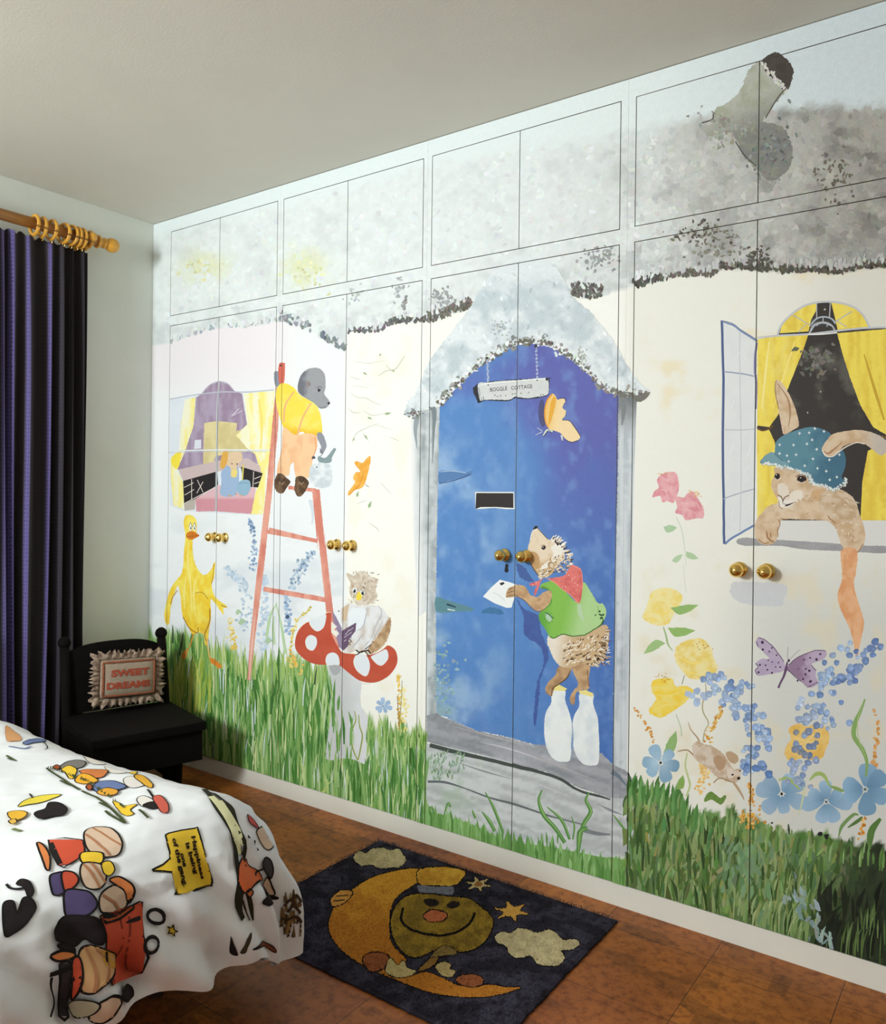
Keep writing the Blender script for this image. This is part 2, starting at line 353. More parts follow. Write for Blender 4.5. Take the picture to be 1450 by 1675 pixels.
# ---- door case: grey jambs
def jamb(x,y): return mixc((206,212,214),(150,158,162),sst(.35,.7,fbm(x/4,y/90,91)))
PT.poly([(672,676),(722,664),(719,900),(716,1172),(697,1200),(697,1000),(684,1010),(676,860)],lambda x,y:mixc(mixc((236,238,238),(212,218,222),sst(690,700,x)),jamb(x,y),sst(676,690,x)*np.where(x<700,1-sst(760,980,y),1)),cell=7,smooth=False,mot=.1)
PT.poly([(1008,640),(1034,630),(1042,655),(1037,800),(1032,1000),(1026,1250),(1024,1310),(1003,1310),(1004,1150),(1008,950)],lambda x,y:mixc((210,216,220),(178,186,192),sst(.4,.7,fbm(x/4,y/110,93)))*(1-.4*sst(720,645,y))[...,None],cell=7,smooth=False,mot=.1)
PT.stroke(Z7([(185,820),(205,860),(200,980),(195,1140)]),[10,8,4,1],(126,136,140),mot=.4);PT.stroke(Z7([(110,880),(100,960),(110,1060)]),[9,6,1],(150,160,165),mot=.4);PT.stroke(Z7([(1245,770),(1250,850),(1240,930)]),[11,8,2],(128,132,134),mot=.4)
# ---- blue door
BD=np.vstack([Z7([(235,820),(290,760),(370,680),(450,610),(540,545),(640,495),(700,480),(770,480),(870,505),(930,545),(1000,600),(1080,670),(1140,735),(1222,758),(1218,1100),(1215,1300)]),Z8([(1195,0),(1185,500),(1175,1200),(1170,1570),(1100,1500),(770,1450),(700,1442),(560,1402),(370,1362),(150,1272),(125,1250),(120,600),(130,50)])])
def blue(x,y):
    c=mixc((88,136,198),(76,116,186),sst(840,1000,x+40*(fbm(x/50,y/50,102)-.5)))
    c=mixc(c,(94,98,174),.95*sst(.25,.85,sst(800,950,x)*.75+sst(760,620,y)*.45+.5*(fbm(x/70,y/70,101)-.5))*sst(960,700,y))
    cl=sst(.44,.72,fbm(x/45,y/60,103))*sst(870,760,x)*sst(690,760,y)
    c=mixc(c,(164,192,222),.8*cl); c=mixc(c,(120,158,210),.5*sst(.5,.8,fbm(x/14,y/22,107)))
    c=mixc(c,(146,176,176),.6*sst(770,718,x)*sst(980,1100,y)*sst(.35,.65,fbm(x/18,y/26,109)))
    c=mixc(c,(104,140,200),.55*sst(1050,1150,y)*sst(.4,.7,fbm(x/10,y/12,111)))
    return c
PT.poly(BD,blue,smooth=False,cell=4.5,mot=.16,rough=1)
# soft deep-blue wash beside the hedgehog and hinges
PT.poly(Z8([(600,580),(650,640),(730,680),(745,770),(780,860),(790,930),(760,1000),(740,1060),(735,1160),(715,1320),(700,1300),(720,1080),(760,960),(740,860),(660,810),(640,760),(640,680)]),lambda x,y:mixc((66,84,150),(74,104,170),fbm(x/9,y/9,113)),cell=5,mot=.2,rough=1.2)
PT.poly(Z8([(600,370),(640,390),(690,450),(700,480),(650,470),(610,430)]),(70,98,160),cell=6,mot=.2,rough=1.4)
PT.poly(Z7([(232,1185),(290,1180),(370,1190),(412,1180),(405,1205),(350,1222),(270,1240),(232,1250)]),(88,128,178),mot=.3,rough=.8);PT.stroke(Z7([(232,1250),(290,1240),(350,1222),(405,1200)]),1.4,(58,80,120));PT.stroke(Z7([(240,1186),(300,1182),(380,1192)]),1,(180,200,216))
PT.poly(Z8([(125,570),(200,590),(330,630),(330,650),(240,655),(125,655)]),(96,140,150),mot=.35,rough=1);PT.stroke(Z8([(185,610),(240,628)]),[3,2],(40,60,80));PT.stroke(Z8([(190,640),(235,648)]),[2,1.2],(225,235,240))
PT.poly(Z8([(390,660),(430,630),(500,640),(520,670),(440,665)]),(66,118,164),mot=.3,rough=.8)
n=70;PT.dabs(Z8(np.stack([RNG.normal(170,45,n),RNG.normal(1040,130,n)],1).clip(120,1250)),RNG.uniform(1.5,4,n),RNG.uniform(1.5,3,n),0,vary((142,176,182),n,10),irr=.4)
# ---- sill and steps
def stone(x,y):
    c=mixc((168,170,176),(140,144,150),sst(.35,.7,fbm(x/70,(y-.3*x)/7,121)));return mixc(c,(206,206,214),.6*sst(.55,.8,fbm(x/50,(y-.3*x)/9,123)))
def pale(x,y):
    c=mixc((210,214,214),(182,186,186),sst(.4,.7,fbm(x/60,(y-.28*x)/8,125)));return mixc(c,(168,192,166),.55*sst(.5,.75,fbm(x/16,y/16,127))*sst(830,720,x))
PT.poly([(698,1215),(787,1238),(892,1264),(945,1290),(1003,1306),(1024,1306),(1063,1325),(1074,1362),(1062,1404),(1022,1402),(985,1402),(900,1385),(830,1376),(760,1342),(697,1325)],pale,cell=5,smooth=False,mot=.14,rough=1)
PT.poly([(698,1170),(716,1166),(722,1171),(782,1196),(835,1207),(873,1218),(895,1219),(985,1232),(1003,1250),(1026,1262),(1040,1280),(1024,1306),(998,1305),(945,1288),(892,1262),(787,1236),(698,1213)],stone,cell=5,smooth=False,mot=.16,rough=1)
PT.stroke(R5([(45,128),(120,150),(200,168),(300,192),(400,218),(450,236),(500,268),(560,285),(600,297)]),[9,8,6,7,5,5,4,4,2],(74,82,78),mot=.35,wob=.3);PT.stroke(R5([(45,122),(120,142),(200,160),(300,186)]),1.3,(214,220,216))
PT.stroke(R5([(38,242),(90,244),(150,262),(230,292),(300,310),(360,330),(420,350)]),[4,4,2,3,4,3,3],(106,112,114),mot=.3);PT.stroke(R5([(420,350),(520,375)]),[3,2],(120,126,128));PT.stroke(R5([(520,392),(560,402),(600,405)]),[7,6,3],(128,134,138),mot=.3);PT.stroke(R5([(655,425),(720,438)]),[2,3],(130,136,140))
for a,b,w in [((110,70),(330,130),2),((200,120),(400,180),3),((330,150),(560,240),2.5),((120,180),(300,235),3),((240,260),(420,320),3),((330,230),(480,290),2.5),((560,310),(640,345),5),((640,360),(700,380),4)]:
    PT.stroke(R5([a,((a[0]+b[0])/2,(a[1]+b[1])/2+W(-6,4)),b]),[.5,w,.5],random.choice([(202,202,208),(186,180,180),(150,154,160)]),mot=.3)
PT.stroke(R5([(604,212),(625,225),(650,255)]),[8,6,2],(112,124,138));PT.stroke(R5([(655,215),(668,250),(684,280)]),[3,2.4,1.6],(52,54,56));PT.stroke(Z8([(155,1275),(190,1285)]),[1,2.6],(236,240,242))
n=90;PT.dabs(R5(np.stack([RNG.uniform(45,150,n),RNG.uniform(150,235,n)],1)),RNG.uniform(.8,1.6,n),RNG.uniform(2,5,n),RNG.normal(.2,.3,n),vary((140,166,140),n,14))
# ---- porch thatch
PO=np.vstack([Z7([(35,868),(60,800),(100,760),(140,660),(180,570),(240,490),(330,375),(410,270),(500,120),(590,40),(680,0),(800,10),(885,60),(930,140),(960,215),(1060,300),(1130,380),(1200,470),(1270,600),(1330,690),(1395,742),(1375,775),(1330,800)]),
   Z7([(1290,760),(1222,757),(1140,735),(1080,665),(1000,592),(920,540),(870,505),(770,480),(700,480),(640,495),(540,545),(450,610),(370,680),(290,760),(235,822),(180,830),(110,860),(60,885)])])
def porch(x,y):
    c=mixc((229,236,238),(196,208,214),sst(.42,.72,fbm(x/34,y/26,131)));c=mixc(c,(178,190,196),.5*sst(.55,.8,fbm(x/10,y/9,133)));return mixc(c,(226,234,236),sst(480,440,y))
PT.poly(PO,porch,smooth=False,cell=5,mot=.2,rough=1.6)
arc=smooth_open(Z7([(235,815),(290,755),(370,675),(450,605),(540,545),(640,492),(700,478),(770,476),(870,500),(930,540),(1000,590),(1080,660),(1140,730),(1222,755),(1290,765),(1370,770)]),12)
for m_,(c,s,w0,w1) in enumerate([((150,150,146),3.2,2,4),((226,230,230),3,1.5,3.2),((112,108,102),2.4,1.4,3)]):
    n=150;i=RNG.integers(0,len(arc),n);xy=arc[i]+RNG.normal(0,s,(n,2))-np.array([0,4-m_*1.0]);PT.dabs(xy,RNG.uniform(w0,w1,n),RNG.uniform(w0,w1+1,n),RNG.uniform(0,3,n),vary(c,n,12),irr=.4)
n=520;g=np.stack([RNG.uniform(40,1330,n),RNG.uniform(40,820,n)],1);g=Z7(g);g=g[inside(smooth_closed(PO,1),g)];n=len(g);PT.dabs(g,RNG.uniform(2,6,n),RNG.uniform(1.5,3,n),RNG.uniform(.3,2.2,n),porch(g[:,0],g[:,1])*(1+RNG.normal(.0,.04,(n,1))),irr=.4)
PT.poly(Z7([(1225,752),(1290,765),(1345,768),(1395,745),(1370,785),(1330,800),(1290,775),(1230,778)]),(116,114,106),mot=.4,rough=1)
n=26;PT.dabs(Z7(np.stack([RNG.normal(1020,14,n),RNG.normal(550,28,n)],1)),1.6,2.2,0,vary((178,182,178),n,14));n=40;PT.dabs(Z7(np.stack([RNG.normal(560,30,n),RNG.normal(390,30,n)],1)),2,2,0,vary((178,188,192),n,10));n=40;PT.dabs(Z7(np.stack([RNG.normal(90,22,n),RNG.normal(865,10,n)],1)),1.8,1.4,0,vary((126,124,116),n,16))
# ---- hanging name board, chains
for (a,b) in [(Z7([(497,560)])[0],Z7([(505,705)])[0]),(Z7([(768,500)])[0],Z7([(775,685)])[0])]:
    for i in range(10):
        t=i/9;p=a+(b-a)*t;PT.dabs([p],1.7,2.6,(.5 if i%2 else -.5),[(196,206,226)],irr=.1);PT.dabs([p],.7,1.3,(.5 if i%2 else -.5),[(96,112,176)],irr=.1)
PT.dabs(Z7([(497,558),(766,492)]),2.4,2.6,0,[(52,50,48)])
PT.poly(RS([(95,440),(90,660),(110,680),(180,650),(320,655),(480,655),(560,615),(600,625),(700,630),(800,625),(905,605),(975,560),(980,390),(945,368)]),(40,42,48),rough=.5)
PT.poly(RS([(100,440),(215,425),(400,405),(590,395),(800,375),(945,370),(975,400),(975,555),(900,598),(840,600),(730,622),(600,608),(560,600),(490,640),(330,640),(190,642),(130,650),(108,600)]),lambda x,y:mixc((222,224,222),(200,204,204),fbm(x/6,y/4,141)),cell=4,rough=.5,mot=.16)
PT.stroke(RS([(120,460),(215,440),(590,408),(900,380),(945,392)]),1,(245,247,246));PT.stroke(RS([(105,490),(118,560),(108,620)]),1,(120,122,120))
PT.text('BOGGLE',RS([(250,540)])[0],RS([(462,520)])[0],6.2,(66,58,52),.012);PT.text('COTTAGE',RS([(512,516)])[0],RS([(778,494)])[0],6.0,(66,58,52),.012)
for p in [(300,580),(330,595),(370,585),(435,585),(520,565),(550,560),(625,555),(720,545)]: PT.stroke(RS([p,(p[0]+16,p[1]+12)]),1.2,(140,136,130));PT.stroke(RS([(p[0]+14,p[1]-8),(p[0]+2,p[1]+14)]),1.,(150,146,140))
for p in [(140,620),(160,600),(165,630),(875,570),(905,565),(890,590)]: PT.stroke(RS([p,(p[0]+6,p[1]+22)]),1.2,(96,92,88))
PT.dabs(RS([(222,457),(836,398),(958,385)]),[1.3,1.5,2.4],[1.1,1.3,2.6],0,[(38,36,34)]*3)
# orange butterfly on the door
PT.poly(RS([(860,690),(900,640),(930,800),(930,930),(900,980),(860,900),(850,780)]),(76,76,120),mot=.2,rough=.6)
PT.poly(RS([(1020,565),(1060,590),(1090,640),(1150,618),(1190,650),(1150,740),(1195,780),(1180,850),(1150,890),(1240,910),(1310,1000),(1370,1095),(1350,1140),(1260,1165),(1190,1130),(1130,1060),(1060,1030),(980,1000),(935,900),(930,760),(965,640)]),lambda x,y:mixc((236,178,66),(242,216,166),sst(880,925,x*.9+y*.14)),cell=3,mot=.1,rough=.4)
PT.stroke(RS([(1020,570),(960,650),(930,780),(940,910),(975,990)]),2.2,(226,152,40));PT.poly(RS([(1045,600),(1070,640),(1050,760),(1010,900),(975,960),(985,800),(1010,660)]),(232,170,54),mot=.1)
PT.stroke(RS([(1030,1035),(960,1020),(910,1090)]),[3,3.4,2],(214,218,204));PT.stroke(RS([(1140,1080),(1150,1150)]),[4,2],(206,210,212));PT.stroke(RS([(900,1030),(835,990)]),[1,.8],(215,220,225));PT.stroke(RS([(900,1040),(815,1080)]),[1,.8],(215,220,225));PT.stroke(RS([(1010,1060),(980,1020),(910,1100)]),.8,(60,60,80))
for a in [[(1120,625),(1175,625),(1192,660)],[(1150,895),(1240,905),(1320,1010),(1378,1100)],[(1190,1140),(1260,1172),(1340,1150)]]: PT.stroke(RS(a),1.1,(72,62,84))
# letter box and keyhole
PT.poly(Z7([(430,1297),(645,1297),(648,1392),(600,1392),(540,1385),(432,1392)]),(236,236,230),smooth=False);PT.poly(Z7([(436,1303),(641,1304),(642,1386),(540,1380),(460,1381),(432,1392)]),(44,38,36),smooth=False,mot=.25)
PT.dabs(Z8([(540,385)]),3.2,3.6,0,[(24,26,34)]);PT.poly(Z8([(532,385),(548,385),(553,415),(540,425),(527,415)]),(24,26,34),smooth=False)
# ---- hedgehog with letter
FUR=(206,172,128)
def quills(pts,n,ln,cols,spread,base,w=1.6):
    pts=smooth_open(pts,6)
    for _ in range(n):
        i=random.randrange(len(pts));p=pts[i]+RNG.normal(0,spread,2);a=base+random.gauss(0,.35);l=ln*W(.6,1.3)
        PT.stroke([p,p+np.array([math.cos(a),math.sin(a)])*l],[w,w*.9,.3],random.choice(cols),k=2)
# bottles
for dx,cx in ((0,0),(1,168)):
    B=[(808+cx,1120),(886+cx,1120),(888+cx,1180),(915+cx,1260),(928+cx-(8 if dx else 0),1330),(925+cx,1430),(918+cx,1530),(880+cx,1545),(830+cx,1535),(790+cx,1490),(768+cx,1420),(764+cx,1320),(775+cx,1250),(806+cx,1190)]
    if dx: B=[(a-2,b+22) for a,b in B]
    PT.poly(Z8(B),lambda x,y:mixc((240,244,243),(222,230,234),sst(.4,.75,fbm(x/14,y/20,151))),cell=5,mot=.08,rough=.3)
    PT.poly(Z8([(a,b) for a,b in ([(805,1100),(850,1085),(900,1112),(885,1125),(810,1122)] if not dx else [(968,1125),(1010,1118),(1056,1140),(1050,1160),(975,1140)])]),(240,226,140),smooth=False,rough=.4)
PT.stroke(Z8([(928,1300),(934,1400),(928,1530)]),[1,2,1.4],(150,172,196))
# legs, body
PT.poly(Z8([(930,980),(1030,960),(1028,1050),(1030,1110),(985,1120),(950,1140),(945,1200),(925,1205),(915,1165),(940,1120),(965,1080)]),lambda x,y:mixc((204,170,128),(172,136,98),sst(.3,.7,fbm(x/7,y/9,153))),cell=4,rough=.6,mot=.2)
PT.poly(Z8([(850,980),(930,970),(905,1040),(860,1080),(825,1105),(810,1155),(780,1140),(770,1110),(790,1070),(830,1030)]),lambda x,y:mixc((198,162,120),(164,128,92),sst(.3,.7,fbm(x/7,y/9,155))),cell=4,rough=.6,mot=.2)
PT.stroke(Z8([(918,1000),(900,1045),(850,1085),(815,1110),(806,1155)]),[1.2,2,1.6,1.6,1],(96,66,44));PT.stroke(Z8([(1020,1000),(1025,1060),(1030,1100)]),1.2,(112,80,54))
PT.poly(Z8([(785,800),(900,790),(1000,790),(1130,730),(1145,840),(1110,940),(1060,980),(1000,960),(930,985),(880,985),(840,960),(800,890)]),lambda x,y:mixc((236,226,210),(206,176,136),sst(905,940,x+(y-1060)*.12)),cell=4,rough=.8,mot=.2)
for _ in range(210):
    x=W(870,1140);y=W(800,975)
    if (x-870)*.5<(y-960) or y<810-(x-1000)*.35: continue
    a=random.gauss(-.9 if y<880 else -.5,.35)+(1.2 if x>1050 and y>900 else 0);l=W(14,34)
    c=random.choice([(240,230,212),(240,230,212),(120,86,56),(66,46,34),(206,172,128)])
    PT.stroke(Z8([(x,y),(x+l*math.cos(a),y+l*math.sin(a))]),[2.0,1.7,.5],c,k=2)
for _ in range(46):
    t=W(0,1);x=1140-70*t;y=760+215*t;a=-.35+1.5*t+random.gauss(0,.25)
    PT.stroke(Z8([(x-8,y),(x+22*math.cos(a),y+22*math.sin(a))]),[2,1.6,.4],random.choice([(40,30,26),(232,222,204),(150,116,80)]),k=2)
# head
PT.poly(HG([(250,205),(300,180),(360,240),(420,310),(470,330),(560,350),(620,450),(640,560),(560,640),(460,770),(340,800),(300,760),(255,700),(210,620),(195,540),(180,450),(210,330)]),lambda x,y:mixc((232,214,188),(204,170,124),sst(.3,.75,fbm(x/12,y/12,161)*.6+.5*sst(905,935,y))),cell=4,mot=.14,rough=.4)
PT.poly(HG([(480,420),(560,380),(620,470),(560,560),(470,640),(380,690),(330,680),(420,600),(500,520)]),(240,234,222),mot=.12,rough=1.2)
PT.poly(HG([(205,480),(300,500),(330,620),(300,720),(250,690),(210,610)]),(198,158,108),mot=.15,rough=1)
PT.dabs(HG([(278,175),(262,190),(292,165)]),[3,2,2],[2.6,2,2],0,[(28,24,26)]*3);PT.stroke(HG([(210,330),(240,220),(300,190)]),1,(246,240,230));PT.stroke(HG([(300,180),(360,245),(430,320)]),1.2,(96,80,74));PT.stroke(HG([(215,620),(260,700),(310,770)]),1.4,(70,54,48))
PT.dabs(HG([(375,425)]),3.6,4.2,.4,[(66,44,34)]);PT.dabs(HG([(378,428)]),2.2,2.8,.4,[(18,14,16)]);PT.dabs(HG([(368,418)]),.9,.9,0,[(240,235,225)]);PT.stroke(HG([(345,400),(385,392),(410,420)]),[.6,1,.5],(140,104,70))
for _ in range(60):
    t=W(0,1);x=470+250*t+W(-20,10);y=300+310*t*t+W(-10,60);a=-1.1+.8*t+random.gauss(0,.25);l=W(40,75)
    PT.stroke(HG([(x,y),(x+l*math.cos(a),y+l*math.sin(a))]),[2.4,2,.5],random.choice([(246,240,228),(244,238,226),(48,38,34),(214,190,156)]),k=2)
for _ in range(110):
    x=W(440,720);y=W(520,740)
    if y<520+(600-x)*.4: continue
    a=random.gauss(-.6,.7);l=W(16,42);PT.stroke(HG([(x,y),(x+l*math.cos(a),y+l*math.sin(a))]),[1.8,2,.5],random.choice([(240,230,210),(196,160,112),(96,72,50),(222,202,170),(150,120,80)]),k=2)
PT.dabs(HG([(475,640)]),5.5,6,0,[(176,146,110)]);PT.dabs(HG([(480,645)]),3.5,4,0,[(226,206,178)])
for _ in range(34):
    x=W(310,450);y=W(690,800);a=random.gauss(2.2,.5);PT.stroke(HG([(x,y),(x+26*math.cos(a),y+26*math.sin(a))]),[1.8,1.6,.4],random.choice([(246,242,234),(230,220,200),(90,74,60)]),k=2)
# jersey
PT.poly(HG([(430,850),(500,840),(640,960),(800,1100),(870,860),(950,950),(1050,1110),(1110,1120),(1150,1180),(1155,1260),(1110,1370),(1010,1440),(880,1510),(740,1520),(600,1500),(520,1550),(450,1530),(400,1440),(330,1340),(320,1250),(370,1190),(440,1130),(470,1040),(430,950),(345,930),(350,880)]),
   lambda x,y:mixc(mixc((134,190,80),(176,212,146),sst(925,965,x+.25*(y-980))),(88,160,60),.8*sst(905,885,x)*sst(980,1010,y)),cell=4,mot=.1,rough=.5)
PT.stroke(HG([(450,1530),(520,1550),(600,1505),(740,1525),(880,1512),(1000,1445),(1080,1400),(1120,1330)]),1.6,(58,110,46),wob=.35);PT.stroke(HG([(345,930),(430,950),(470,1040),(470,1120),(400,1180)]),1.4,(74,134,56))
for i in range(10): t=i/9;PT.stroke(HG([(350+110*t,925+70*t*t),(365+120*t,905+70*t*t)]),1.1,(70,130,60),k=2)
PT.poly(HG([(400,1240),(450,1250),(490,1300),(450,1350),(410,1300)]),(178,208,182),rough=.5);PT.stroke(HG([(395,1235),(450,1260),(495,1310)]),1.8,(56,110,56))
for i in range(9): a=i*.75;PT.stroke(HG([(445+40*math.cos(a),1300+50*math.sin(a)),(445+62*math.cos(a),1300+72*math.sin(a))]),.9,(72,130,64),k=2)
PT.dabs(HG([(1075,1220),(1025,1262),(1085,1260),(1120,1262),(1100,1300)]),[1.8,1.4,3.4,2.2,2],[1.8,1.4,1.6,1.6,3],[0,0,.5,0,1],[(38,84,44)]*5);PT.stroke(HG([(1045,1150),(1060,1190),(1050,1240)]),1,(120,170,96));PT.stroke(HG([(1100,1300),(1125,1330),(1110,1370),(1060,1410)]),1.6,(46,92,46))
PT.stroke(HG([(820,1130),(835,1240),(870,1330)]),[7,8,3],(184,210,170),mot=.1)
# scarf
PT.poly(HG([(740,640),(840,690),(858,800),(868,900),(820,1120),(700,1000),(600,930),(520,860),(430,810),(350,830),(320,920),(265,1030),(270,940),(300,900),(220,900),(210,870),(300,845),(360,815),(500,800),(640,770),(690,690)]),lambda x,y:mixc((228,124,116),(208,98,94),sst(.35,.7,fbm(x/8,y/8,171))),cell=4,mot=.12,rough=.4)
PT.stroke(HG([(430,815),(520,862),(600,935),(700,1005),(820,1120)]),1,(238,160,140));PT.stroke(HG([(745,650),(840,700),(862,830),(865,930)]),1.2,(240,150,140))
PT.dabs(HG([(690,770),(740,810),(765,795),(770,865),(800,890),(650,910),(785,960),(730,830),(615,915),(285,860),(245,885)]),.9,.9,0,[(246,200,190)]*11)
# arm, paw and letter
PT.poly(Z8([(500,465),(560,480),(600,495),(590,560),(570,630),(540,632),(470,605),(400,565),(450,510)]),(240,243,242),smooth=False,mot=.05);PT.poly(Z8([(498,486),(520,478),(530,488),(508,500)]),(52,50,54),smooth=False);PT.stroke(Z8([(460,540),(500,560),(530,590)]),.7,(190,200,205))
PT.poly(Z8([(600,495),(650,505),(680,555),(720,570),(760,540),(800,530),(810,560),(795,605),(760,640),(720,650),(680,620),(640,580),(600,565),(560,570),(535,565),(550,520),(575,505)]),lambda x,y:mixc((210,174,132),(182,144,104),sst(.3,.7,fbm(x/7,y/7,175))),cell=3,rough=.5,mot=.15)
for a in [[(540,565),(580,555),(610,560)],[(545,545),(570,535),(590,530)],[(555,522),(575,515),(590,512)]]: PT.stroke(Z8(a),1,(112,78,54))
PT.stroke(Z8([(600,565),(650,590),(690,635),(730,655),(770,635)]),1.1,(120,84,58));PT.stroke(Z8([(690,560),(725,572),(740,560)]),.9,(214,180,140))
# ---- left cottage window
PT.poly(Z5([(90,300),(350,262),(640,250),(640,560),(600,700),(590,910),(330,905),(160,890),(90,860)]),lambda x,y:mixc((232,237,242),(218,226,234),fbm(x/16,y/16,201)),smooth=False,cell=8,mot=.08)
PT.poly(Z5([(260,270),(300,225),(350,205),(395,218),(430,255),(470,270),(498,440),(450,475),(500,560),(540,580),(560,640),(480,630),(350,650),(130,672),(160,590),(215,440),(228,290)]),lambda x,y:mixc((158,136,160),(178,162,184),sst(.35,.65,fbm(x/5,y/30,203))),smooth=False,cell=5,mot=.15,rough=.5)
PT.poly(Z5([(272,425),(340,415),(445,425),(440,470),(500,445),(500,575),(330,600),(320,660),(265,660),(268,540)]),lambda x,y:mixc((212,196,140),(226,212,160),sst(.35,.65,fbm(x/8,y/20,205))),smooth=False,cell=6,mot=.15,rough=.5)
PT.poly(Z5([(222,515),(255,512),(255,560),(218,562)]),(222,226,234),smooth=False)
def lcur(x,y): return mixc((250,236,138),(246,244,214),sst(.38,.66,fbm(x/5,y/60,207)))
PT.poly(Z5([(170,300),(226,290),(215,440),(165,590),(130,670),(160,740),(165,880),(110,860),(95,700),(95,610),(140,560),(150,420)]),lcur,smooth=False,cell=5,rough=.5)
PT.poly(Z5([(478,270),(640,255),(640,600),(600,700),(585,905),(515,905),(540,800),(575,700),(540,590),(500,560),(440,490),(500,430)]),lcur,smooth=False,cell=5,rough=.5)
PT.poly(Z5([(98,610),(140,575),(150,600),(132,665),(105,650)]),(248,226,76),rough=.4);PT.stroke(Z5([(500,300),(520,420),(530,540)]),[3,5,2],(255,246,190));PT.stroke(Z5([(560,300),(575,430),(570,560)]),[3,4,2],(248,226,120))
PT.poly(Z5([(135,670),(340,625),(500,610),(565,650),(575,700),(450,660),(350,680),(160,730)]),(206,186,184),smooth=False,mot=.15)
PT.poly(Z5([(160,730),(340,680),(345,750),(225,825),(165,850)]),(40,36,38),smooth=False,mot=.3);PT.poly(Z5([(465,655),(580,690),(555,765),(480,760)]),(44,40,42),smooth=False,mot=.3)
for a in [[(165,850),(345,755)],[(165,765),(215,740)],[(168,805),(218,775)],[(205,720),(205,830)],[(235,725),(265,790)],[(265,735),(232,795)],[(532,680),(528,765)],[(535,720),(570,705)],[(535,745),(565,735)]]: PT.stroke(Z5(a),1.1,(226,216,206),k=2)
PT.stroke(Z5([(478,640),(470,760)]),2.4,(222,206,110))
PT.poly(Z5([(225,825),(350,752),(545,765),(520,905),(330,890),(230,892)]),lambda x,y:mixc((226,186,192),(214,150,160),sst(812,818,y)),smooth=False,cell=4,mot=.1,rough=.4)
PT.poly(Z5([(165,850),(225,825),(222,880),(168,888)]),(190,180,170),smooth=False)
# the little fox by the window table
PT.poly(Z5([(360,690),(385,655),(420,640),(450,660),(455,740),(440,800),(400,815),(355,800),(362,740)]),(160,184,214),mot=.15,rough=.4)
PT.poly(Z5([(395,590),(465,580),(470,620),(445,650),(440,700),(415,700),(410,660),(385,640)]),(228,200,166),mot=.2,rough=.6);PT.poly(Z5([(370,580),(395,570),(395,620),(375,665),(355,650)]),(226,172,84),mot=.2,rough=.5)
PT.poly(Z5([(420,670),(445,672),(440,710),(412,705)]),(238,214,130),mot=.2);PT.dabs(Z5([(418,640),(445,642)]),1.5,1.2,0,[(70,60,60)]);PT.poly(Z5([(450,740),(475,725),(510,730),(515,770),(495,805),(460,805),(445,770)]),(150,184,206),rough=.4);PT.stroke(Z5([(455,745),(480,738),(508,745)]),1,(112,146,170));PT.dabs(Z5([(405,808),(470,808),(440,800)]),[3,3,2],[1.6,1.6,1.4],0,[(208,170,130)]*3)
for a,w,c in [([(90,300),(200,280),(350,262),(500,262),(640,250)],1.8,(188,194,204)),([(348,205),(340,400),(333,890)],2.4,(208,214,216)),([(345,262),(337,560),(331,890)],.8,(150,158,164)),([(80,575),(200,570),(350,567),(620,568)],2.2,(226,231,234)),([(80,582),(350,575),(600,576)],.8,(190,198,206)),([(260,268),(300,225),(350,206),(395,218),(425,250)],1.6,(196,190,204)),([(80,890),(160,893),(330,905),(520,912),(585,910)],3,(240,242,242)),([(415,390),(455,348)],1.2,(226,222,232)),([(425,385),(470,360)],1.,(220,216,228))]: PT.stroke(Z5(a),w,c)
# ---- grass blades, left bank (behind ladder feet and mushroom stem)
GL=[(104,154,78),(126,172,94),(152,188,114),(82,136,64),(174,200,132),(68,122,54),(132,174,104),(96,146,76)];GX=[(222,230,172),(206,220,196),(212,224,226),(60,100,44),(72,112,52)]
def blades(n,x0,x1,top,bot,h0,h1,cols,w0,w1,lean=.0,sd=.07):
    x=RNG.uniform(x0,x1,n);xx=np.arange(x0,x1,1.)
    yt=top(x);yb=bot(x);y=yt+(yb-yt)*RNG.uniform(0,1,n)**.9
    for i in np.argsort(y):
        h=W(h0,h1);c=np.array(random.choice(cols),float)+random.gauss(0,6);l=random.gauss(lean,sd)*h;w=W(w0,w1)
        yy=min(y[i]+h*.55,yb[i]+1);PT.stroke([(x[i]-l*.2,yy),(x[i]+l*.15,yy-h*.55),(x[i]+l,yy-h)],[w*.5,w,.3],c,k=3,mot=.2)
PLT=lambda x:np.interp(x,[240,334,557,693,834,1022,1224,1440],[1212,1238,1306,1349,1392,1450,1509,1579])
TL=lambda x:np.interp(x,GRASS_L[:,0],GRASS_L[:,1]);TM=lambda x:np.interp(x,GRASS_M[:,0],GRASS_M[:,1]);TR=lambda x:np.interp(x,GRASS_R[:,0],GRASS_R[:,1])
blades(620,272,699,lambda x:TL(x)+6,PLT,36,90,GL,3,7.5);blades(330,272,699,lambda x:TL(x)+20,PLT,24,60,GL,1.4,3);blades(240,272,699,lambda x:TL(x)+15,PLT,22,56,GX,1.,2.6)
blades(70,280,535,lambda x:TL(x)-8,lambda x:TL(x)+30,30,60,[(170,196,110),(150,184,96),(196,212,140),(120,160,84)],1.4,3)
blades(60,278,345,lambda x:x*0+1085,lambda x:x*0+1165,50,100,[(176,190,84),(200,206,110),(156,180,70),(126,160,60)],1.4,3)
for p in [[(283,1052),(283,1030),(282,1022)],[(296,1062),(299,1042),(301,1034)],[(294,1072),(296,1050)],[(515,1120),(517,1100),(519,1090)]]: PT.stroke(p,[3,2,.6],(58,84,56))
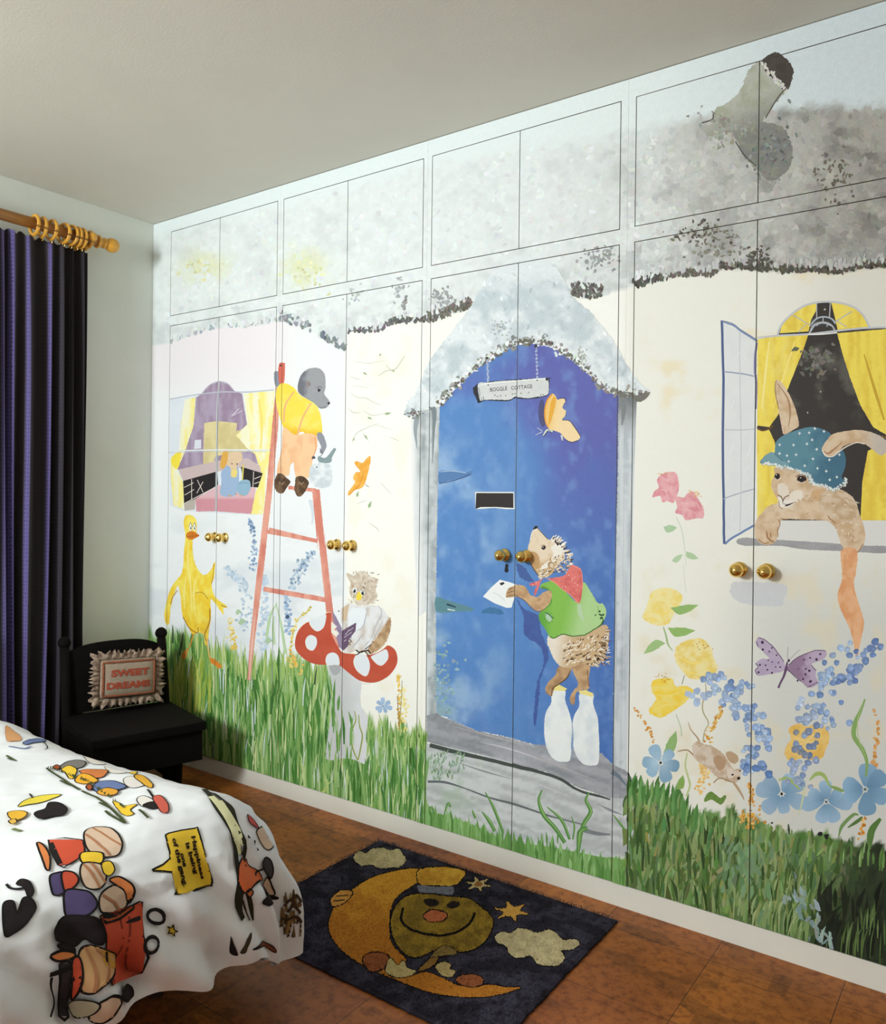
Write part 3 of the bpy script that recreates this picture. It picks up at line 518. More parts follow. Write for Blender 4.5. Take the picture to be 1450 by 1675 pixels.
# blue delphinium spires
def spire(fr,pts,n,r,cols,wid,mot=.15):
    p=smooth_open(fr(pts),8);i=RNG.integers(0,len(p),n);t=i/len(p);xy=p[i]+RNG.normal(0,1,(n,2))*wid*(.35+.65*(t))[:,None]
    cc=np.array([np.array(random.choice(cols),float)+random.gauss(0,7) for _ in range(n)])
    PT.dabs(xy,RNG.uniform(r*.6,r*1.2,n),RNG.uniform(r*.6,r*1.2,n),RNG.uniform(0,3,n),cc,mot=mot,irr=.35)
BL=[(168,190,216),(146,172,206),(190,206,224),(120,146,186)]
spire(Z6,[(512,40),(525,90),(535,180),(535,300)],70,2.2,BL,4);spire(Z6,[(395,285),(430,330),(470,360),(490,450),(480,600)],110,2.6,[(196,212,226),(180,202,220),(206,218,230)],7)
spire(Z6,[(845,205),(800,260),(770,320),(740,390)],90,2.6,[(174,194,214),(140,164,190),(196,210,222)],6);spire(Z6,[(700,430),(715,540),(720,620)],60,2.6,[(176,196,220),(150,176,208)],5);spire(Z6,[(595,330),(590,480),(580,700)],70,3,[(204,218,232),(190,208,226)],5)
for p in [(512,45),(522,65),(535,75),(518,90),(535,115),(530,150),(838,208),(820,235),(795,265),(765,245),(775,300),(770,340),(710,545),(700,470),(745,300)]:
    q=Z6([p])[0]
    for a in range(5): PT.stroke([q,q+2.6*np.array([math.cos(a*1.26),math.sin(a*1.26)])],[1.2,.8],(104,126,156),k=1)
PT.dabs(Z6([(710,545)]),3.4,3.2,0,[(74,92,120)]);PT.dabs(Z6([(470,570),(450,520),(610,670)]),[6,4,6],[5,4,5],0,[(178,204,170)]*3,irr=.4)
for a in [[(600,650),(620,540),(655,470)],[(700,740),(680,600),(650,470)],[(640,690),(635,600),(640,540)]]: PT.stroke(Z6(a),[5,4,1.5],(190,216,172),mot=.2)
spire(Z6,[(410,560),(415,620),(430,700)],34,2,[(240,216,130),(246,228,160)],5);spire(Z6,[(425,620),(430,720)],22,1.8,[(232,200,90)],3)
spire(Z6,[(830,500),(770,560),(735,640),(728,740),(735,800)],60,2.1,[(232,210,110),(206,186,90),(240,222,140)],2.5);spire(Z6,[(725,730),(760,800),(790,830)],22,2.2,[(236,180,80),(230,200,110)],5)
spire(Z6,[(1296,850),(1298,930),(1300,1040),(1305,1140)],70,1.9,[(240,200,90),(226,176,66),(246,220,130)],2.6);spire(Z6,[(1320,920),(1330,1020),(1330,1130)],44,2.2,[(246,226,140),(250,236,170)],3.5);PT.stroke(Z6([(1315,880),(1312,960),(1300,1130)]),1.,(140,150,84));PT.stroke(Z6([(1290,960),(1300,1135)]),1.2,(150,110,60))
# ---- pink step ladder
LD=(228,158,140)
def ladd(x,y): return mixc((232,166,146),(216,132,114),sst(.3,.7,fbm(x/8,y/30,211)))
PT.stroke(Z5([(830,830),(845,900),(840,960)]),[6,5,2],(214,222,232))
def bar(fr,a,b,w,cell=4): 
    a,b=np.array(fr([a])[0]),np.array(fr([b])[0]);d=(b-a)/np.hypot(*(b-a));n=np.array([-d[1],d[0]])*w/2
    PT.poly([a+n,a-n,b-n,b+n],ladd,smooth=False,cell=cell,mot=.12,rough=.4)
bar(Z5,(612,985),(868,1048),6.2);bar(Z6,(600,95),(870,145),6);bar(Z6,(585,398),(915,455),8);bar(Z5,(715,765),(860,780),6)
PT.poly([(452,632),(458,640),(455,700),(446,800),(437,880),(432,930),(425,985),(418,1040),(410,1113),(405,1113),(408,1060),(418,960),(428,870),(436,800),(445,700)],ladd,smooth=False,cell=5,mot=.12,rough=.4)
PT.poly(np.vstack([Z5([(840,775),(880,775),(910,1090)]),Z6([(905,100),(950,500),(985,720),(950,720),(915,520),(870,100)]),Z5([(870,1090)])]),ladd,smooth=False,cell=5,mot=.12,rough=.4)
PT.stroke([(408,1112),(412,1060),(420,985)],[2,3,0],(240,196,180),mot=.1)
# ---- the mole in a yellow shirt
PT.poly(Z5([(640,160),(665,150),(690,130),(686,215),(665,235),(645,225)]),(142,146,158),mot=.2,rough=.5);PT.poly(Z5([(668,112),(690,108),(697,120),(692,215),(670,218),(662,160)]),lambda x,y:mixc((222,118,100),(208,92,80),fbm(x/5,y/9,215)),cell=4,mot=.12,rough=.4);PT.dabs(Z5([(674,122)]),1.4,1.6,0,[(60,50,56)])
PT.poly(Z5([(680,215),(740,235),(780,280),(870,340),(895,470),(880,490),(820,500),(790,470),(745,490),(690,450),(655,340),(650,260)]),lambda x,y:mixc(mixc((252,224,84),(240,188,48),sst(690,712,y-.15*(x-480))),(255,236,140),.6*sst(.5,.75,fbm(x/12,y/12,217))),cell=4,mot=.1,rough=.4)
for a in [[(745,260),(700,330),(690,420)],[(835,320),(790,400),(760,500)]]: PT.stroke(Z5(a),[2.4,3,3.2],(240,184,130),mot=.1)
PT.poly(Z5([(690,450),(750,490),(800,480),(862,492),(865,560),(845,600),(830,710),(750,705),(745,640),(735,640),(720,700),(655,690),(680,560)]),lambda x,y:mixc((248,206,160),(240,178,132),sst(470,450,x*1.)*.5+.6*sst(.4,.7,fbm(x/10,y/16,219))),cell=4,mot=.1,rough=.5)
PT.poly(Z5([(725,650),(740,630),(752,705),(720,705)]),(240,242,244),smooth=False);PT.stroke(Z5([(855,500),(860,560),(840,620)]),1.6,(236,160,110))
PT.poly(Z5([(765,230),(780,175),(820,140),(870,135),(905,165),(912,230),(905,270),(925,300),(935,318),(915,345),(880,348),(850,320),(800,290),(770,265)]),lambda x,y:mixc((160,162,166),(116,118,126),sst(.3,.7,.5*fbm(x/10,y/10,221)+.5*sst(510,488,x))),cell=3,mot=.2,rough=.5)
PT.stroke(Z5([(820,205),(830,220),(815,235),(808,225)]),1.1,(90,80,84));PT.poly(Z5([(812,208),(828,212),(820,236),(808,232)]),(150,136,136));PT.dabs(Z5([(878,252)]),2.6,3,.3,[(40,36,44)]);PT.dabs(Z5([(881,246)]),.8,.8,0,[(230,230,235)]);PT.stroke(Z5([(862,240),(880,232),(892,240)]),.9,(80,78,88));PT.dabs(Z5([(929,321)]),2,2.2,0,[(34,30,38)]);PT.stroke(Z5([(872,340),(895,345),(915,338)]),.8,(84,82,92))
PT.poly(Z5([(868,480),(892,478),(915,530),(912,560),(898,585),(880,580),(888,550),(870,510)]),(148,150,160),rough=.4,mot=.2);PT.stroke(Z5([(880,560),(895,585),(885,600)]),1.,(70,70,80))
for cx in (682,785): 
    PT.poly(Z5([(cx-30,700),(cx-5,690),(cx+20,710),(cx+44,735),(cx+25,765),(cx+5,795),(cx-25,790),(cx-42,750)] if cx<700 else [(cx-30,712),(cx+5,705),(cx+38,735),(cx+28,770),(cx+5,805),(cx-20,812),(cx-38,780),(cx-35,745)]),lambda x,y:mixc((126,98,72),(84,62,46),sst(.35,.65,fbm(x/4,y/5,225))),cell=3,mot=.25,rough=.5)
    PT.stroke(Z5([(cx-20,712),(cx,735),(cx+15,715)]),1.2,(50,40,36));PT.stroke(Z5([(cx-15,735),(cx,750),(cx+10,735)]),1,(176,150,120))
PT.poly(Z5([(835,650),(870,640),(880,615),(910,640),(940,650),(945,740),(905,768),(850,758),(825,720)]),lambda x,y:mixc((234,238,241),(204,213,219),sst(.35,.65,fbm(x/8,y/9,227))),cell=4,mot=.06,rough=.4)
PT.poly(Z5([(875,600),(905,610),(930,590),(955,558),(966,566),(945,605),(940,632),(900,636),(872,625)]),(138,158,160),rough=.4,mot=.2);PT.dabs(Z5([(848,608),(865,658)]),[3.4,1.2],[2.4,1.5],0,[(78,82,90)]*2)
# ---- bud-covered creeper on the cream wall
for a,w in [([(1040,265),(1080,290),(1130,295),(1170,320),(1210,330)],.9),([(1030,350),(1060,370),(1100,372)],1.),([(1190,180),(1230,150),(1280,140),(1330,70)],.9),([(1050,530),(1075,480),(1130,450),(1200,425)],1.),([(1110,470),(1120,500),(1140,520)],1.),([(1250,500),(1300,520)],.8),([(1080,850),(1130,830)],.8),([(1140,950),(1180,980),(1195,1000)],1.),([(1110,360),(1160,385),(1230,372)],.9),([(1200,740),(1260,800)],.6),([(1040,180),(1100,200)],.7),([(1230,120),(1270,160)],.7)]: PT.stroke(Z5(a),[.5,w,.4],(176,186,160),wob=.2)
for a in [[(1060,100),(1140,110),(1220,95)],[(1050,230),(1150,240)],[(1160,430),(1260,460)],[(1060,890),(1150,900)]]: PT.stroke(Z6(a) if a[0][1]>800 else Z5(a),[.4,.9,.4],(206,206,184),wob=.3)
for (x,y,a,l) in [(1120,165,.6,26),(1145,400,.4,28),(1240,375,-.2,36),(1125,500,1.,28),(1060,510,-1.2,22),(1145,855,-1.2,42),(1270,150,.7,18),(1200,65,-1,18),(1080,800,-1.3,34)]:
    q=Z5([(x,y)])[0];l/=3.222;d=np.array([math.cos(a),math.sin(a)])*l/2;PT.stroke([q-d,q-d*.2,q+d],[.4,l*.42,.3],(158,180,136),mot=.25)
# orange butterfly on the wall
PT.poly(Z5([(1150,605),(1135,690),(1110,760),(1065,780),(1035,808),(1030,790),(1065,740),(1055,715),(1070,685),(1095,680),(1065,640),(1075,625),(1105,635),(1130,608)]),lambda x,y:mixc((244,190,96),(240,168,62),sst(.35,.65,fbm(x/7,y/7,231))),cell=3,rough=.5);PT.stroke(Z5([(1110,690),(1090,750),(1040,800)]),1,(222,140,40));PT.stroke(Z5([(1120,750),(1140,762)]),1,(110,110,100))
# ---- duck
DK=(246,214,66)
def duck(x,y): return mixc(mixc((252,232,104),(246,208,58),sst(.3,.7,fbm(x/6,y/14,241))),(212,150,34),.5*sst(1000,1040,y)*sst(.4,.7,fbm(x/5,y/8,243)))
PT.poly(Z6([(170,15),(200,8),(228,30),(232,70),(225,110),(210,150),(215,230),(235,290),(270,325),(305,300),(325,255),(330,270),(322,345),(310,370),(330,440),(395,492),(372,500),(375,535),(340,490),(305,450),(308,540),(295,620),(290,690),(275,690),(268,640),(235,625),(210,640),(180,580),(155,530),(148,450),(135,380),(115,420),(95,500),(85,585),(65,570),(62,520),(85,420),(120,355),(155,310),(165,200),(172,110),(163,60)]),duck,cell=4,mot=.14,rough=.5,k=3)
for a,w in [([(160,545),(190,600),(235,630),(240,600)],1.6),([(300,500),(300,570),(275,640),(290,690)],1.8),([(225,420),(260,415),(290,450)],1.),([(132,405),(105,440),(95,480)],1.4),([(310,370),(320,310),(325,262)],1.),([(360,482),(390,495)],1.4)]: PT.stroke(Z6(a),w,(176,122,42),wob=.25)
for a in [[(190,150),(185,260),(200,380),(205,520)],[(230,330),(215,420),(225,540)],[(175,330),(165,420),(170,500)]]: PT.stroke(Z6(a),[1,3,1],(252,236,140),mot=.1)
PT.stroke(Z6([(215,635),(205,670),(195,705)]),2.2,(206,140,60));PT.stroke(Z6([(285,660),(290,700),(300,760)]),2.2,(236,190,110))
PT.poly(Z6([(200,700),(185,720),(178,755),(160,770),(150,755),(160,730)]),(214,136,52),rough=.5);PT.poly(Z6([(300,760),(330,770),(365,805),(345,818),(330,800),(310,790)]),(226,140,50),rough=.5)
PT.poly(Z6([(175,112),(200,92),(225,100),(245,115),(235,125),(205,138),(185,132)]),lambda x,y:mixc((226,140,44),(206,110,34),fbm(x/4,y/4,247)),cell=2,rough=.4);PT.stroke(Z6([(178,122),(205,120),(244,116)]),.8,(150,80,30));
for p in [(200,72),(220,72)]: PT.poly(Z6([(p[0]-10,p[1]),(p[0],p[1]-26),(p[0]+8,p[1]),(p[0],p[1]+22)]),(240,240,226));PT.dabs(Z6([(p[0]+1,p[1]+6)]),1,2.,0,[(60,56,50)]);PT.stroke(Z6([(p[0]-9,p[1]),(p[0],p[1]-26),(p[0]+8,p[1])]),.7,(120,100,60))
# ---- toadstool
PT.poly(Z6([(925,800),(955,795),(1000,805),(1060,850),(1100,890),(1095,960),(1100,1020),(1135,1080),(1125,1180),(1140,1280),(1120,1320),(1070,1300),(1010,1290),(950,1300),(915,1290),(920,1200),(935,1100),(950,1040),(948,930),(935,850)]),lambda x,y:mixc((204,206,206),(224,226,228),sst(558,590,x)*(1-.3*sst(.4,.7,fbm(x/9,y/30,251)))),cell=5,mot=.12,rough=.6)
PT.poly(Z6([(930,795),(960,795),(990,803),(985,840),(950,850)]),(176,178,180),mot=.1,rough=.6)
for a in [[(1062,1040),(1070,1090),(1045,1160),(1055,1240),(1080,1300)],[(1085,1060),(1090,1120),(1105,1170),(1095,1240),(1082,1300)]]: PT.stroke(Z6(a),[1,1.7,2,1.6],(140,158,90));PT.stroke(Z6([(p[0]+4,p[1]) for p in a]),.7,(206,208,120))
CAPR=Z6([(910,530),(940,525),(938,590),(945,640),(985,715),(1010,735),(1060,740),(1110,748),(1170,738),(1215,715),(1240,695),(1275,715),(1290,755),(1285,800),(1250,850),(1200,882),(1150,892),(1090,880),(1040,845),(985,800),(960,790),(930,795),(880,797),(830,785),(785,755),(752,710),(755,650),(780,600),(825,570),(840,600),(870,620),(900,600),(912,560)])
PT.poly(CAPR+np.array([-.4,-.8]),(250,240,214),k=3);PT.poly(CAPR,lambda x,y:mixc((206,96,70),(190,78,58),fbm(x/14,y/14,253)),cell=5,mot=.1,k=3)
for P_ in [Z6([(835,640),(862,655),(865,690),(845,722),(815,710),(805,675),(815,650)]),Z6([(912,780),(920,745),(950,732),(978,750),(985,795),(960,797),(925,799)]),OW([(390,1240),(440,1225),(515,1265),(550,1370),(530,1470),(490,1500),(410,1450),(365,1380),(355,1310)]),OW([(740,1180),(768,1230),(762,1300),(700,1370),(640,1360),(580,1300),(565,1265),(620,1235),(680,1205)]),Z6([(825,570),(850,560),(910,530),(912,565),(900,602),(870,621),(840,602)])]: PT.poly(P_+np.array([-.3,.2]),(248,226,180));PT.poly(P_,(232,236,240),mot=.05)
# book + owl
PT.poly(OW([(215,690),(300,630),(420,660),(560,650),(690,690),(760,780),(800,880),(780,1000),(740,1100),(640,1200),(560,1240),(430,1200),(270,1225),(230,1150),(210,950),(205,800)]),lambda x,y:mixc((234,234,234),(212,202,192),sst(.35,.7,fbm(x/9,y/13,261))),cell=3,mot=.14,rough=1)
PT.poly(OW([(330,560),(300,480),(320,400),(280,320),(275,270),(360,300),(400,260),(450,245),(510,265),(560,310),(650,350),(630,400),(620,480),(640,540),(610,600),(550,640),(470,660),(380,640)]),lambda x,y:mixc((224,212,196),(198,180,158),sst(.35,.7,fbm(x/5,y/5,263))),cell=3,mot=.16,rough=1)
PT.poly(OW([(320,700),(420,680),(500,720),(490,880),(400,960),(300,940),(290,800)]),(238,242,246),rough=1,mot=.08);PT.poly(OW([(790,800),(800,900),(780,1000),(730,1110),(640,1190),(560,1235),(520,1200),(560,1120),(640,1020),(720,900)]),lambda x,y:mixc((206,176,138),(172,136,100),sst(.35,.65,fbm(x/5,y/6,265))),cell=3,rough=.8,mot=.2)
PT.poly(OW([(240,680),(300,650),(280,760),(270,840),(225,830),(215,740)]),(214,190,160),rough=.8,mot=.2)
for a in [[(520,680),(500,800),(470,900),(400,960)],[(650,660),(690,750),(620,900),(560,1060)],[(700,850),(640,980),(570,1090)],[(480,990),(400,1090),(330,1170)],[(540,1080),(480,1150)],[(330,1020),(300,1100)]]: PT.stroke(OW(a),[1,2,1],(186,186,194),wob=.3)
for _ in range(70):
    x=W(300,640);y=W(260,640);a=random.gauss(-1.2+(x-450)*.004,.4);PT.stroke(OW([(x,y),(x+34*math.cos(a),y+34*math.sin(a))]),[1.6,1.2,.3],random.choice([(240,234,224),(196,176,150),(226,214,196),(168,150,128)]),k=2)
for p,a in [((365,485),.2),((460,510),-.1)]: PT.dabs(OW([p]),3.6,5,a,[(236,238,238)]);PT.dabs(OW([(p[0],p[1])]),2.2,4.2,a,[(28,28,34)]);PT.dabs(OW([(p[0]-4,p[1]-14)]),.7,.9,0,[(235,235,240)])
PT.poly(OW([(385,560),(420,490),(455,550),(440,590),(400,595)]),(246,222,76),rough=.4);PT.stroke(OW([(345,420),(350,445)]),1.6,(180,140,70));PT.stroke(OW([(460,430),(490,455)]),1.6,(110,96,90))
PT.poly(OW([(100,720),(150,800),(215,930),(220,1185),(180,1150),(140,1010),(185,1000),(120,900)]),lambda x,y:mixc((168,152,178),(140,120,148),fbm(x/6,y/6,267)),smooth=False,cell=4,mot=.15);PT.poly(OW([(90,850),(160,910),(120,945),(180,985),(150,1035),(90,980)]),(244,240,226),smooth=False)
PT.poly(OW([(215,960),(385,862),(380,960),(300,1060),(290,1140),(240,1190),(215,1185)]),(108,86,112),smooth=False,mot=.2,rough=.5)
for a in [[(240,1040),(330,975)],[(250,1010),(300,950)],[(240,1090),(270,1060)],[(300,960),(350,920)]]: PT.stroke(OW(a),1,(206,196,210),wob=.4)
PT.stroke(OW([(300,1060),(330,1085),(295,1110),(320,1130)]),1.6,(120,90,70));PT.stroke(OW([(380,1190),(440,1215),(520,1190),(560,1230)]),2.2,(60,48,40),wob=.5);PT.stroke(OW([(385,1250),(470,1200),(540,1260)]),1.8,(74,58,46),wob=.5);PT.stroke(OW([(490,1180),(570,1120)]),1.4,(60,50,44));PT.dabs(OW([(180,725)]),1.5,1.2,0,[(110,80,84)])
# blue flower near the step, more near grass
def petals(c,r,n,col,a0=0,wid=.5,center=(40,50,70),cr=1.6,col2=None):
    for i in range(n):
        a=a0+2*PI*i/n+random.gauss(0,.12);rr=r*W(.8,1.15);d=np.array([math.cos(a),math.sin(a)]);m=np.array([-d[1],d[0]])
        PT.poly([c+d*rr*.1,c+d*rr*.6+m*rr*wid*.5,c+d*rr*.95+m*rr*wid*.45,c+d*rr*1.05,c+d*rr*.95-m*rr*wid*.45,c+d*rr*.6-m*rr*wid*.5],(lambda x,y,a=a:mixc(np.asarray(col2 if col2 is not None else col)+random.gauss(0,5),np.asarray(col)+random.gauss(0,8),sst(0,r,np.hypot(x-c[0],y-c[1])))),cell=max(2.5,r/5),mot=.14,rough=.4)
    if cr: PT.dabs([c],cr,cr,0,[center])
petals(Z6([(1215,1015)])[0],14,7,(168,194,224),.3,.5,(96,130,180),1.4)
blades(120,535,699,lambda x:TL(x)+10,PLT,24,56,GL,2,5.5);blades(60,600,699,lambda x:TL(x)-6,lambda x:TL(x)+26,16,30,[(150,186,100),(180,204,130),(110,156,76)],1.6,3.6)
for a in [[(820,640),(850,600),(880,570)],[(825,640),(855,618)],[(830,575),(850,600)]]: PT.stroke(Fr(250,1080,2.959)(a),[2.4,2,.6],(186,206,120))
# ---- grass in front of the steps and the right bank
blades(150,694,1022,lambda x:TM(x)+8,PLT,18,40,[(112,158,86),(126,174,100),(96,144,74),(146,188,120)],3,7)
for a,w in [([(1470,0)],0)] and [([(215,275),(235,310),(250,345),(270,400)],5),([(390,268),(380,300),(395,345),(430,385),(460,430)],7),([(405,320),(450,360),(475,420)],5),([(535,275),(525,300),(540,335),(515,380),(500,460)],7),([(500,470),(505,400),(530,385)],8),([(610,345),(630,370),(645,390)],4),([(480,350),(490,380),(485,420)],3),([(40,335),(50,320),(60,345)],4),([(85,355),(100,310),(108,320)],4),([(175,330),(185,355)],4),([(205,335),(225,360),(245,395)],6)]: PT.stroke(R5(a),[w*.35,w,w*.9],(92,144,76),mot=.25);PT.stroke(R5([(p[0]+2,p[1]) for p in a]),[.4,w*.3,.4],(156,192,116))
GR=[(108,138,76),(126,154,94),(88,118,60),(146,164,110),(78,106,54),(138,152,92),(96,128,84)]
n=900;x=RNG.uniform(1024,1450,n);yt=TR(x)+14;yb=PLT(x)-8;y=np.sort(RNG.uniform(0,1,n))*(yb-yt)+yt
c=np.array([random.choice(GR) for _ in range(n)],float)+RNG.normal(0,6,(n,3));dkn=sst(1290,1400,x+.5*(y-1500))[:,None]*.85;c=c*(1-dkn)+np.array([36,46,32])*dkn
PT.dabs(np.stack([x,y],1),RNG.uniform(2.5,6.5,n),RNG.uniform(9,22,n),RNG.normal(.12,.22,n),c,mot=.25,irr=.35)
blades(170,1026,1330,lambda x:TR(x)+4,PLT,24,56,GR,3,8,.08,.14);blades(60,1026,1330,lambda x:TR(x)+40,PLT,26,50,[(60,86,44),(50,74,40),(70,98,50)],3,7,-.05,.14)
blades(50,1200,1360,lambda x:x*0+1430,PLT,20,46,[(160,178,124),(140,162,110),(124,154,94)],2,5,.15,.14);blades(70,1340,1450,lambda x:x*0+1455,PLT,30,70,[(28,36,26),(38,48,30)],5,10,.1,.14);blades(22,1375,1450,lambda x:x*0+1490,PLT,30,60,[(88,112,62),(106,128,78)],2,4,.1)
blades(60,1028,1150,lambda x:TR(x)-8,lambda x:TR(x)+30,24,44,[(88,140,74),(104,154,86),(74,120,58)],4,8,.05)
for a,w in [([(450,1460),(455,1530),(450,1610)],7),([(525,1490),(520,1560)],5),([(555,1540),(545,1610)],5),([(630,1540),(620,1670)],4),([(905,1500),(910,1560)],4)]: PT.stroke(R2(a),[w*.4,w,w*.4],(52,72,38),mot=.3)
n=40;t=RNG.uniform(0,1,n);PT.dabs(np.stack([1288+70*t+RNG.normal(0,9,n),1455+90*t+RNG.normal(0,13,n)],1),RNG.uniform(1.5,4,n),RNG.uniform(4,12,n),RNG.normal(-.3,.35,n),vary((140,162,158),n,12),mot=.4,irr=.5)
n=50;PT.dabs(np.stack([RNG.normal(1225,26,n),RNG.normal(1420,28,n)],1),RNG.uniform(2,5,n),RNG.uniform(7,16,n),RNG.normal(.1,.25,n),vary((116,150,108),n,8),irr=.4)
# ---- right cottage window, rabbit
PT.poly(R1([(735,320),(850,295),(860,250),(920,180),(1010,128),(1120,112),(1240,130),(1310,180),(1345,250),(1440,258),(1440,1310),(735,1310)]),lambda x,y:mixc((54,48,44),(104,102,94),.7*sst(.5,.75,fbm(x/22,y/22,301))*(1-sst(640,720,y))),smooth=False,cell=6,mot=.3)
def rcur(x,y): return mixc((246,224,92),(232,202,72),sst(.4,.66,fbm(x/6,y/70,303)))
def rcur2(x,y): return mixc(rcur(x,y),(246,232,140),.5*sst(.5,.75,fbm(x/8,y/50,305)))
PT.poly(R1([(735,320),(850,295),(1015,290),(985,380),(930,520),(890,620),(850,730),(800,800),(735,790)]),rcur2,smooth=False,cell=5,mot=.1,rough=.4)
PT.poly(R1([(732,815),(800,815),(830,880),(850,1000),(860,1250),(735,1310)]),rcur2,smooth=False,cell=5,mot=.1,rough=.4);PT.stroke(R1([(732,800),(760,818),(800,808),(822,790)]),2.6,(110,72,36))
PT.poly(R1([(1172,285),(1440,262),(1440,840),(1370,800),(1300,680),(1240,520),(1200,390)]),rcur,smooth=False,cell=5,mot=.1,rough=.4);PT.poly(R1([(1340,930),(1440,880),(1440,1310),(1300,1310),(1310,1100)]),rcur,smooth=False,cell=6,mot=.1,rough=.4)
PT.poly(R1([(858,285),(870,240),(920,180),(990,135),(1060,118),(1055,165),(1030,210),(1015,275)]),rcur2,smooth=False,cell=5,mot=.1);PT.poly(R1([(1140,118),(1240,130),(1310,180),(1345,250),(1175,268),(1160,200)]),rcur2,smooth=False,cell=5,mot=.1)
PT.stroke(R1([(1320,400),(1380,600),(1430,760)]),[2,5,3],(206,168,50));PT.stroke(R1([(800,330),(780,500),(760,700)]),[2,4,2],(250,236,150));PT.stroke(R1([(940,330),(880,520),(820,700)]),[2,4,1],(250,230,130));PT.stroke(R1([(1360,850),(1410,850),(1440,858)]),4,(112,84,40))
fr=(186,186,188)
for a,w in [([(845,295),(870,235),(930,175),(1010,128),(1120,112),(1240,132),(1310,180),(1350,252)],3.2),([(735,310),(850,298),(1010,290),(1170,272),(1300,258),(1440,252)],3),([(1020,285),(1045,240),(1095,225),(1140,240),(1165,280)],2.6),([(1030,235),(1060,205),(1100,195),(1140,205),(1165,230)],2.6),([(930,185),(1030,245)],1.8),([(1060,120),(1060,205)],1.8),([(1135,115),(1130,200)],1.8),([(1255,165),(1165,220)],1.8),([(1225,250),(1165,215)],1.6),([(960,280),(1000,235)],1.6),([(1095,195),(1095,230)],1.6),([(1060,245),(1075,225)],1.5),([(1125,230),(1115,250)],1.5)]: PT.stroke(R1(a),w,fr if w<3 else (200,202,206))
PT.stroke(R1([(1015,292),(1090,290),(1172,282)]),2.,(240,240,236));PT.stroke(R1([(1030,240),(1060,208),(1100,197),(1140,208),(1162,235)]),1.1,(160,186,206));PT.stroke(R1([(1030,275),(1050,245),(1095,230),(1140,245)]),1.1,(170,192,208));PT.dabs(R1([(1105,155),(1082,605),(1010,720)]),[2,1.4,1.2],[1.6,1.4,2],0,[(190,186,176)]*3)
n=60;PT.dabs(R1(np.stack([RNG.normal(1060,50,n),RNG.normal(430,50,n)],1)),RNG.uniform(2,6,n),RNG.uniform(2,4,n),RNG.uniform(0,3,n),vary((112,110,100),n,12),mot=.3,irr=.4)
# sill and wall below
PT.poly(R1([(735,1310),(1440,1310),(1440,1450),(735,1420)]),(226,226,222),smooth=False,mot=.06);PT.poly(R1([(620,1425),(650,1405),(720,1408),(900,1420),(1100,1432),(1300,1448),(1440,1452),(1440,1490),(1200,1478),(1000,1470),(860,1450),(660,1448)]),lambda x,y:mixc((172,172,174),(150,150,154),fbm(x/18,y/6,311)),cell=5,rough=.6,mot=.16)
# open casement
PT.poly(R1([(545,225),(730,325),(722,1340),(555,1440)]),lambda x,y:mixc((232,234,232),(222,226,228),fbm(x/12,y/20,313)),smooth=False,cell=6,mot=.06)
for a,w,c in [([(540,215),(548,500),(548,620),(545,900),(550,1200),(552,1440)],4.2,(92,112,156)),([(540,215),(552,620),(545,1000),(556,1440)],1.,(52,60,110)),([(545,220),(610,245),(640,270),(735,328)],3.2,(132,150,188)),([(545,218),(600,232),(640,262),(735,322)],.9,(64,74,120)),([(733,335),(722,420),(722,500),(730,560),(726,700)],3.4,(128,122,168)),([(556,1440),(600,1405),(660,1370),(720,1335)],3.4,(108,134,182)),([(550,495),(640,505),(718,520)],2.2,(154,164,186)),([(550,815),(640,815),(720,810)],1.5,(192,198,206)),([(550,1192),(640,1160),(722,1138)],1.8,(170,178,194)),([(638,275),(640,520),(645,820),(645,1160),(640,1370)],1.3,(200,205,208))]: PT.stroke(R1(a),w,c,wob=.2,mot=.2)
for a in [[(600,440),(640,390)],[(660,440),(680,370)],[(580,950),(610,890)],[(670,980),(700,900)],[(590,1290),(610,1240)],[(590,700),(610,650)],[(660,1050),(690,1010)]]: PT.stroke(R1(a),1,(240,240,238))
# rabbit
def rab(x,y): return mixc(mixc((222,198,168),(204,172,134),sst(.35,.7,fbm(x/13,y/13,321))),(230,212,190),.5*sst(.5,.75,fbm(x/7,y/7,323)))
PT.poly(R1([(840,540),(880,570),(920,640),(950,720),(962,790),(930,815),(880,840),(865,780),(850,700),(830,600)]),rab,cell=4,mot=.09,rough=.5);PT.stroke(R1([(845,560),(900,640),(915,720),(905,800)]),[1,3,1],(168,128,92),mot=.2);PT.stroke(R1([(850,700),(865,760),(880,835)]),[1,2,1.4],(226,196,176));PT.stroke(R1([(838,545),(832,600),(852,700)]),1,(120,84,56))
PT.poly(R1([(870,1240),(1000,1180),(1130,1140),(1200,1145),(1260,1190),(1290,1260),(1320,1350),(1325,1420),(1290,1480),(1240,1495),(1200,1450),(1180,1400),(1160,1350),(1110,1312),(980,1305),(880,1305),(860,1320)]),rab,cell=4,mot=.09,rough=.8)
PT.poly(R1([(800,1230),(860,1220),(880,1290),(855,1330),(845,1400),(830,1430),(790,1445),(745,1430),(722,1390),(725,1320),(760,1270)]),rab,cell=4,mot=.09,rough=.8)
PT.poly(R1([(830,1020),(900,1010),(1010,1060),(1130,1130),(1160,1170),(1110,1240),(1000,1265),(900,1245),(850,1200),(815,1140),(812,1100),(830,1060)]),lambda x,y:mixc(rab(x,y),(232,222,206),.75*sst(22,6,np.hypot(x-1288,(y-826)*.8))),cell=4,mot=.14,rough=.6)
PT.poly(RA([(790,560),(900,540),(1000,560),(960,620),(830,640)]),(212,174,130),rough=1.8,mot=.15);PT.poly(RA([(880,560),(1000,545),(1090,560),(1180,640),(1210,760),(1150,840),(1010,800),(930,760),(860,700)]),lambda x,y:mixc((218,198,172),(196,166,130),sst(.4,.7,fbm(x/9,y/9,325))),cell=4,rough=1.2,mot=.14)
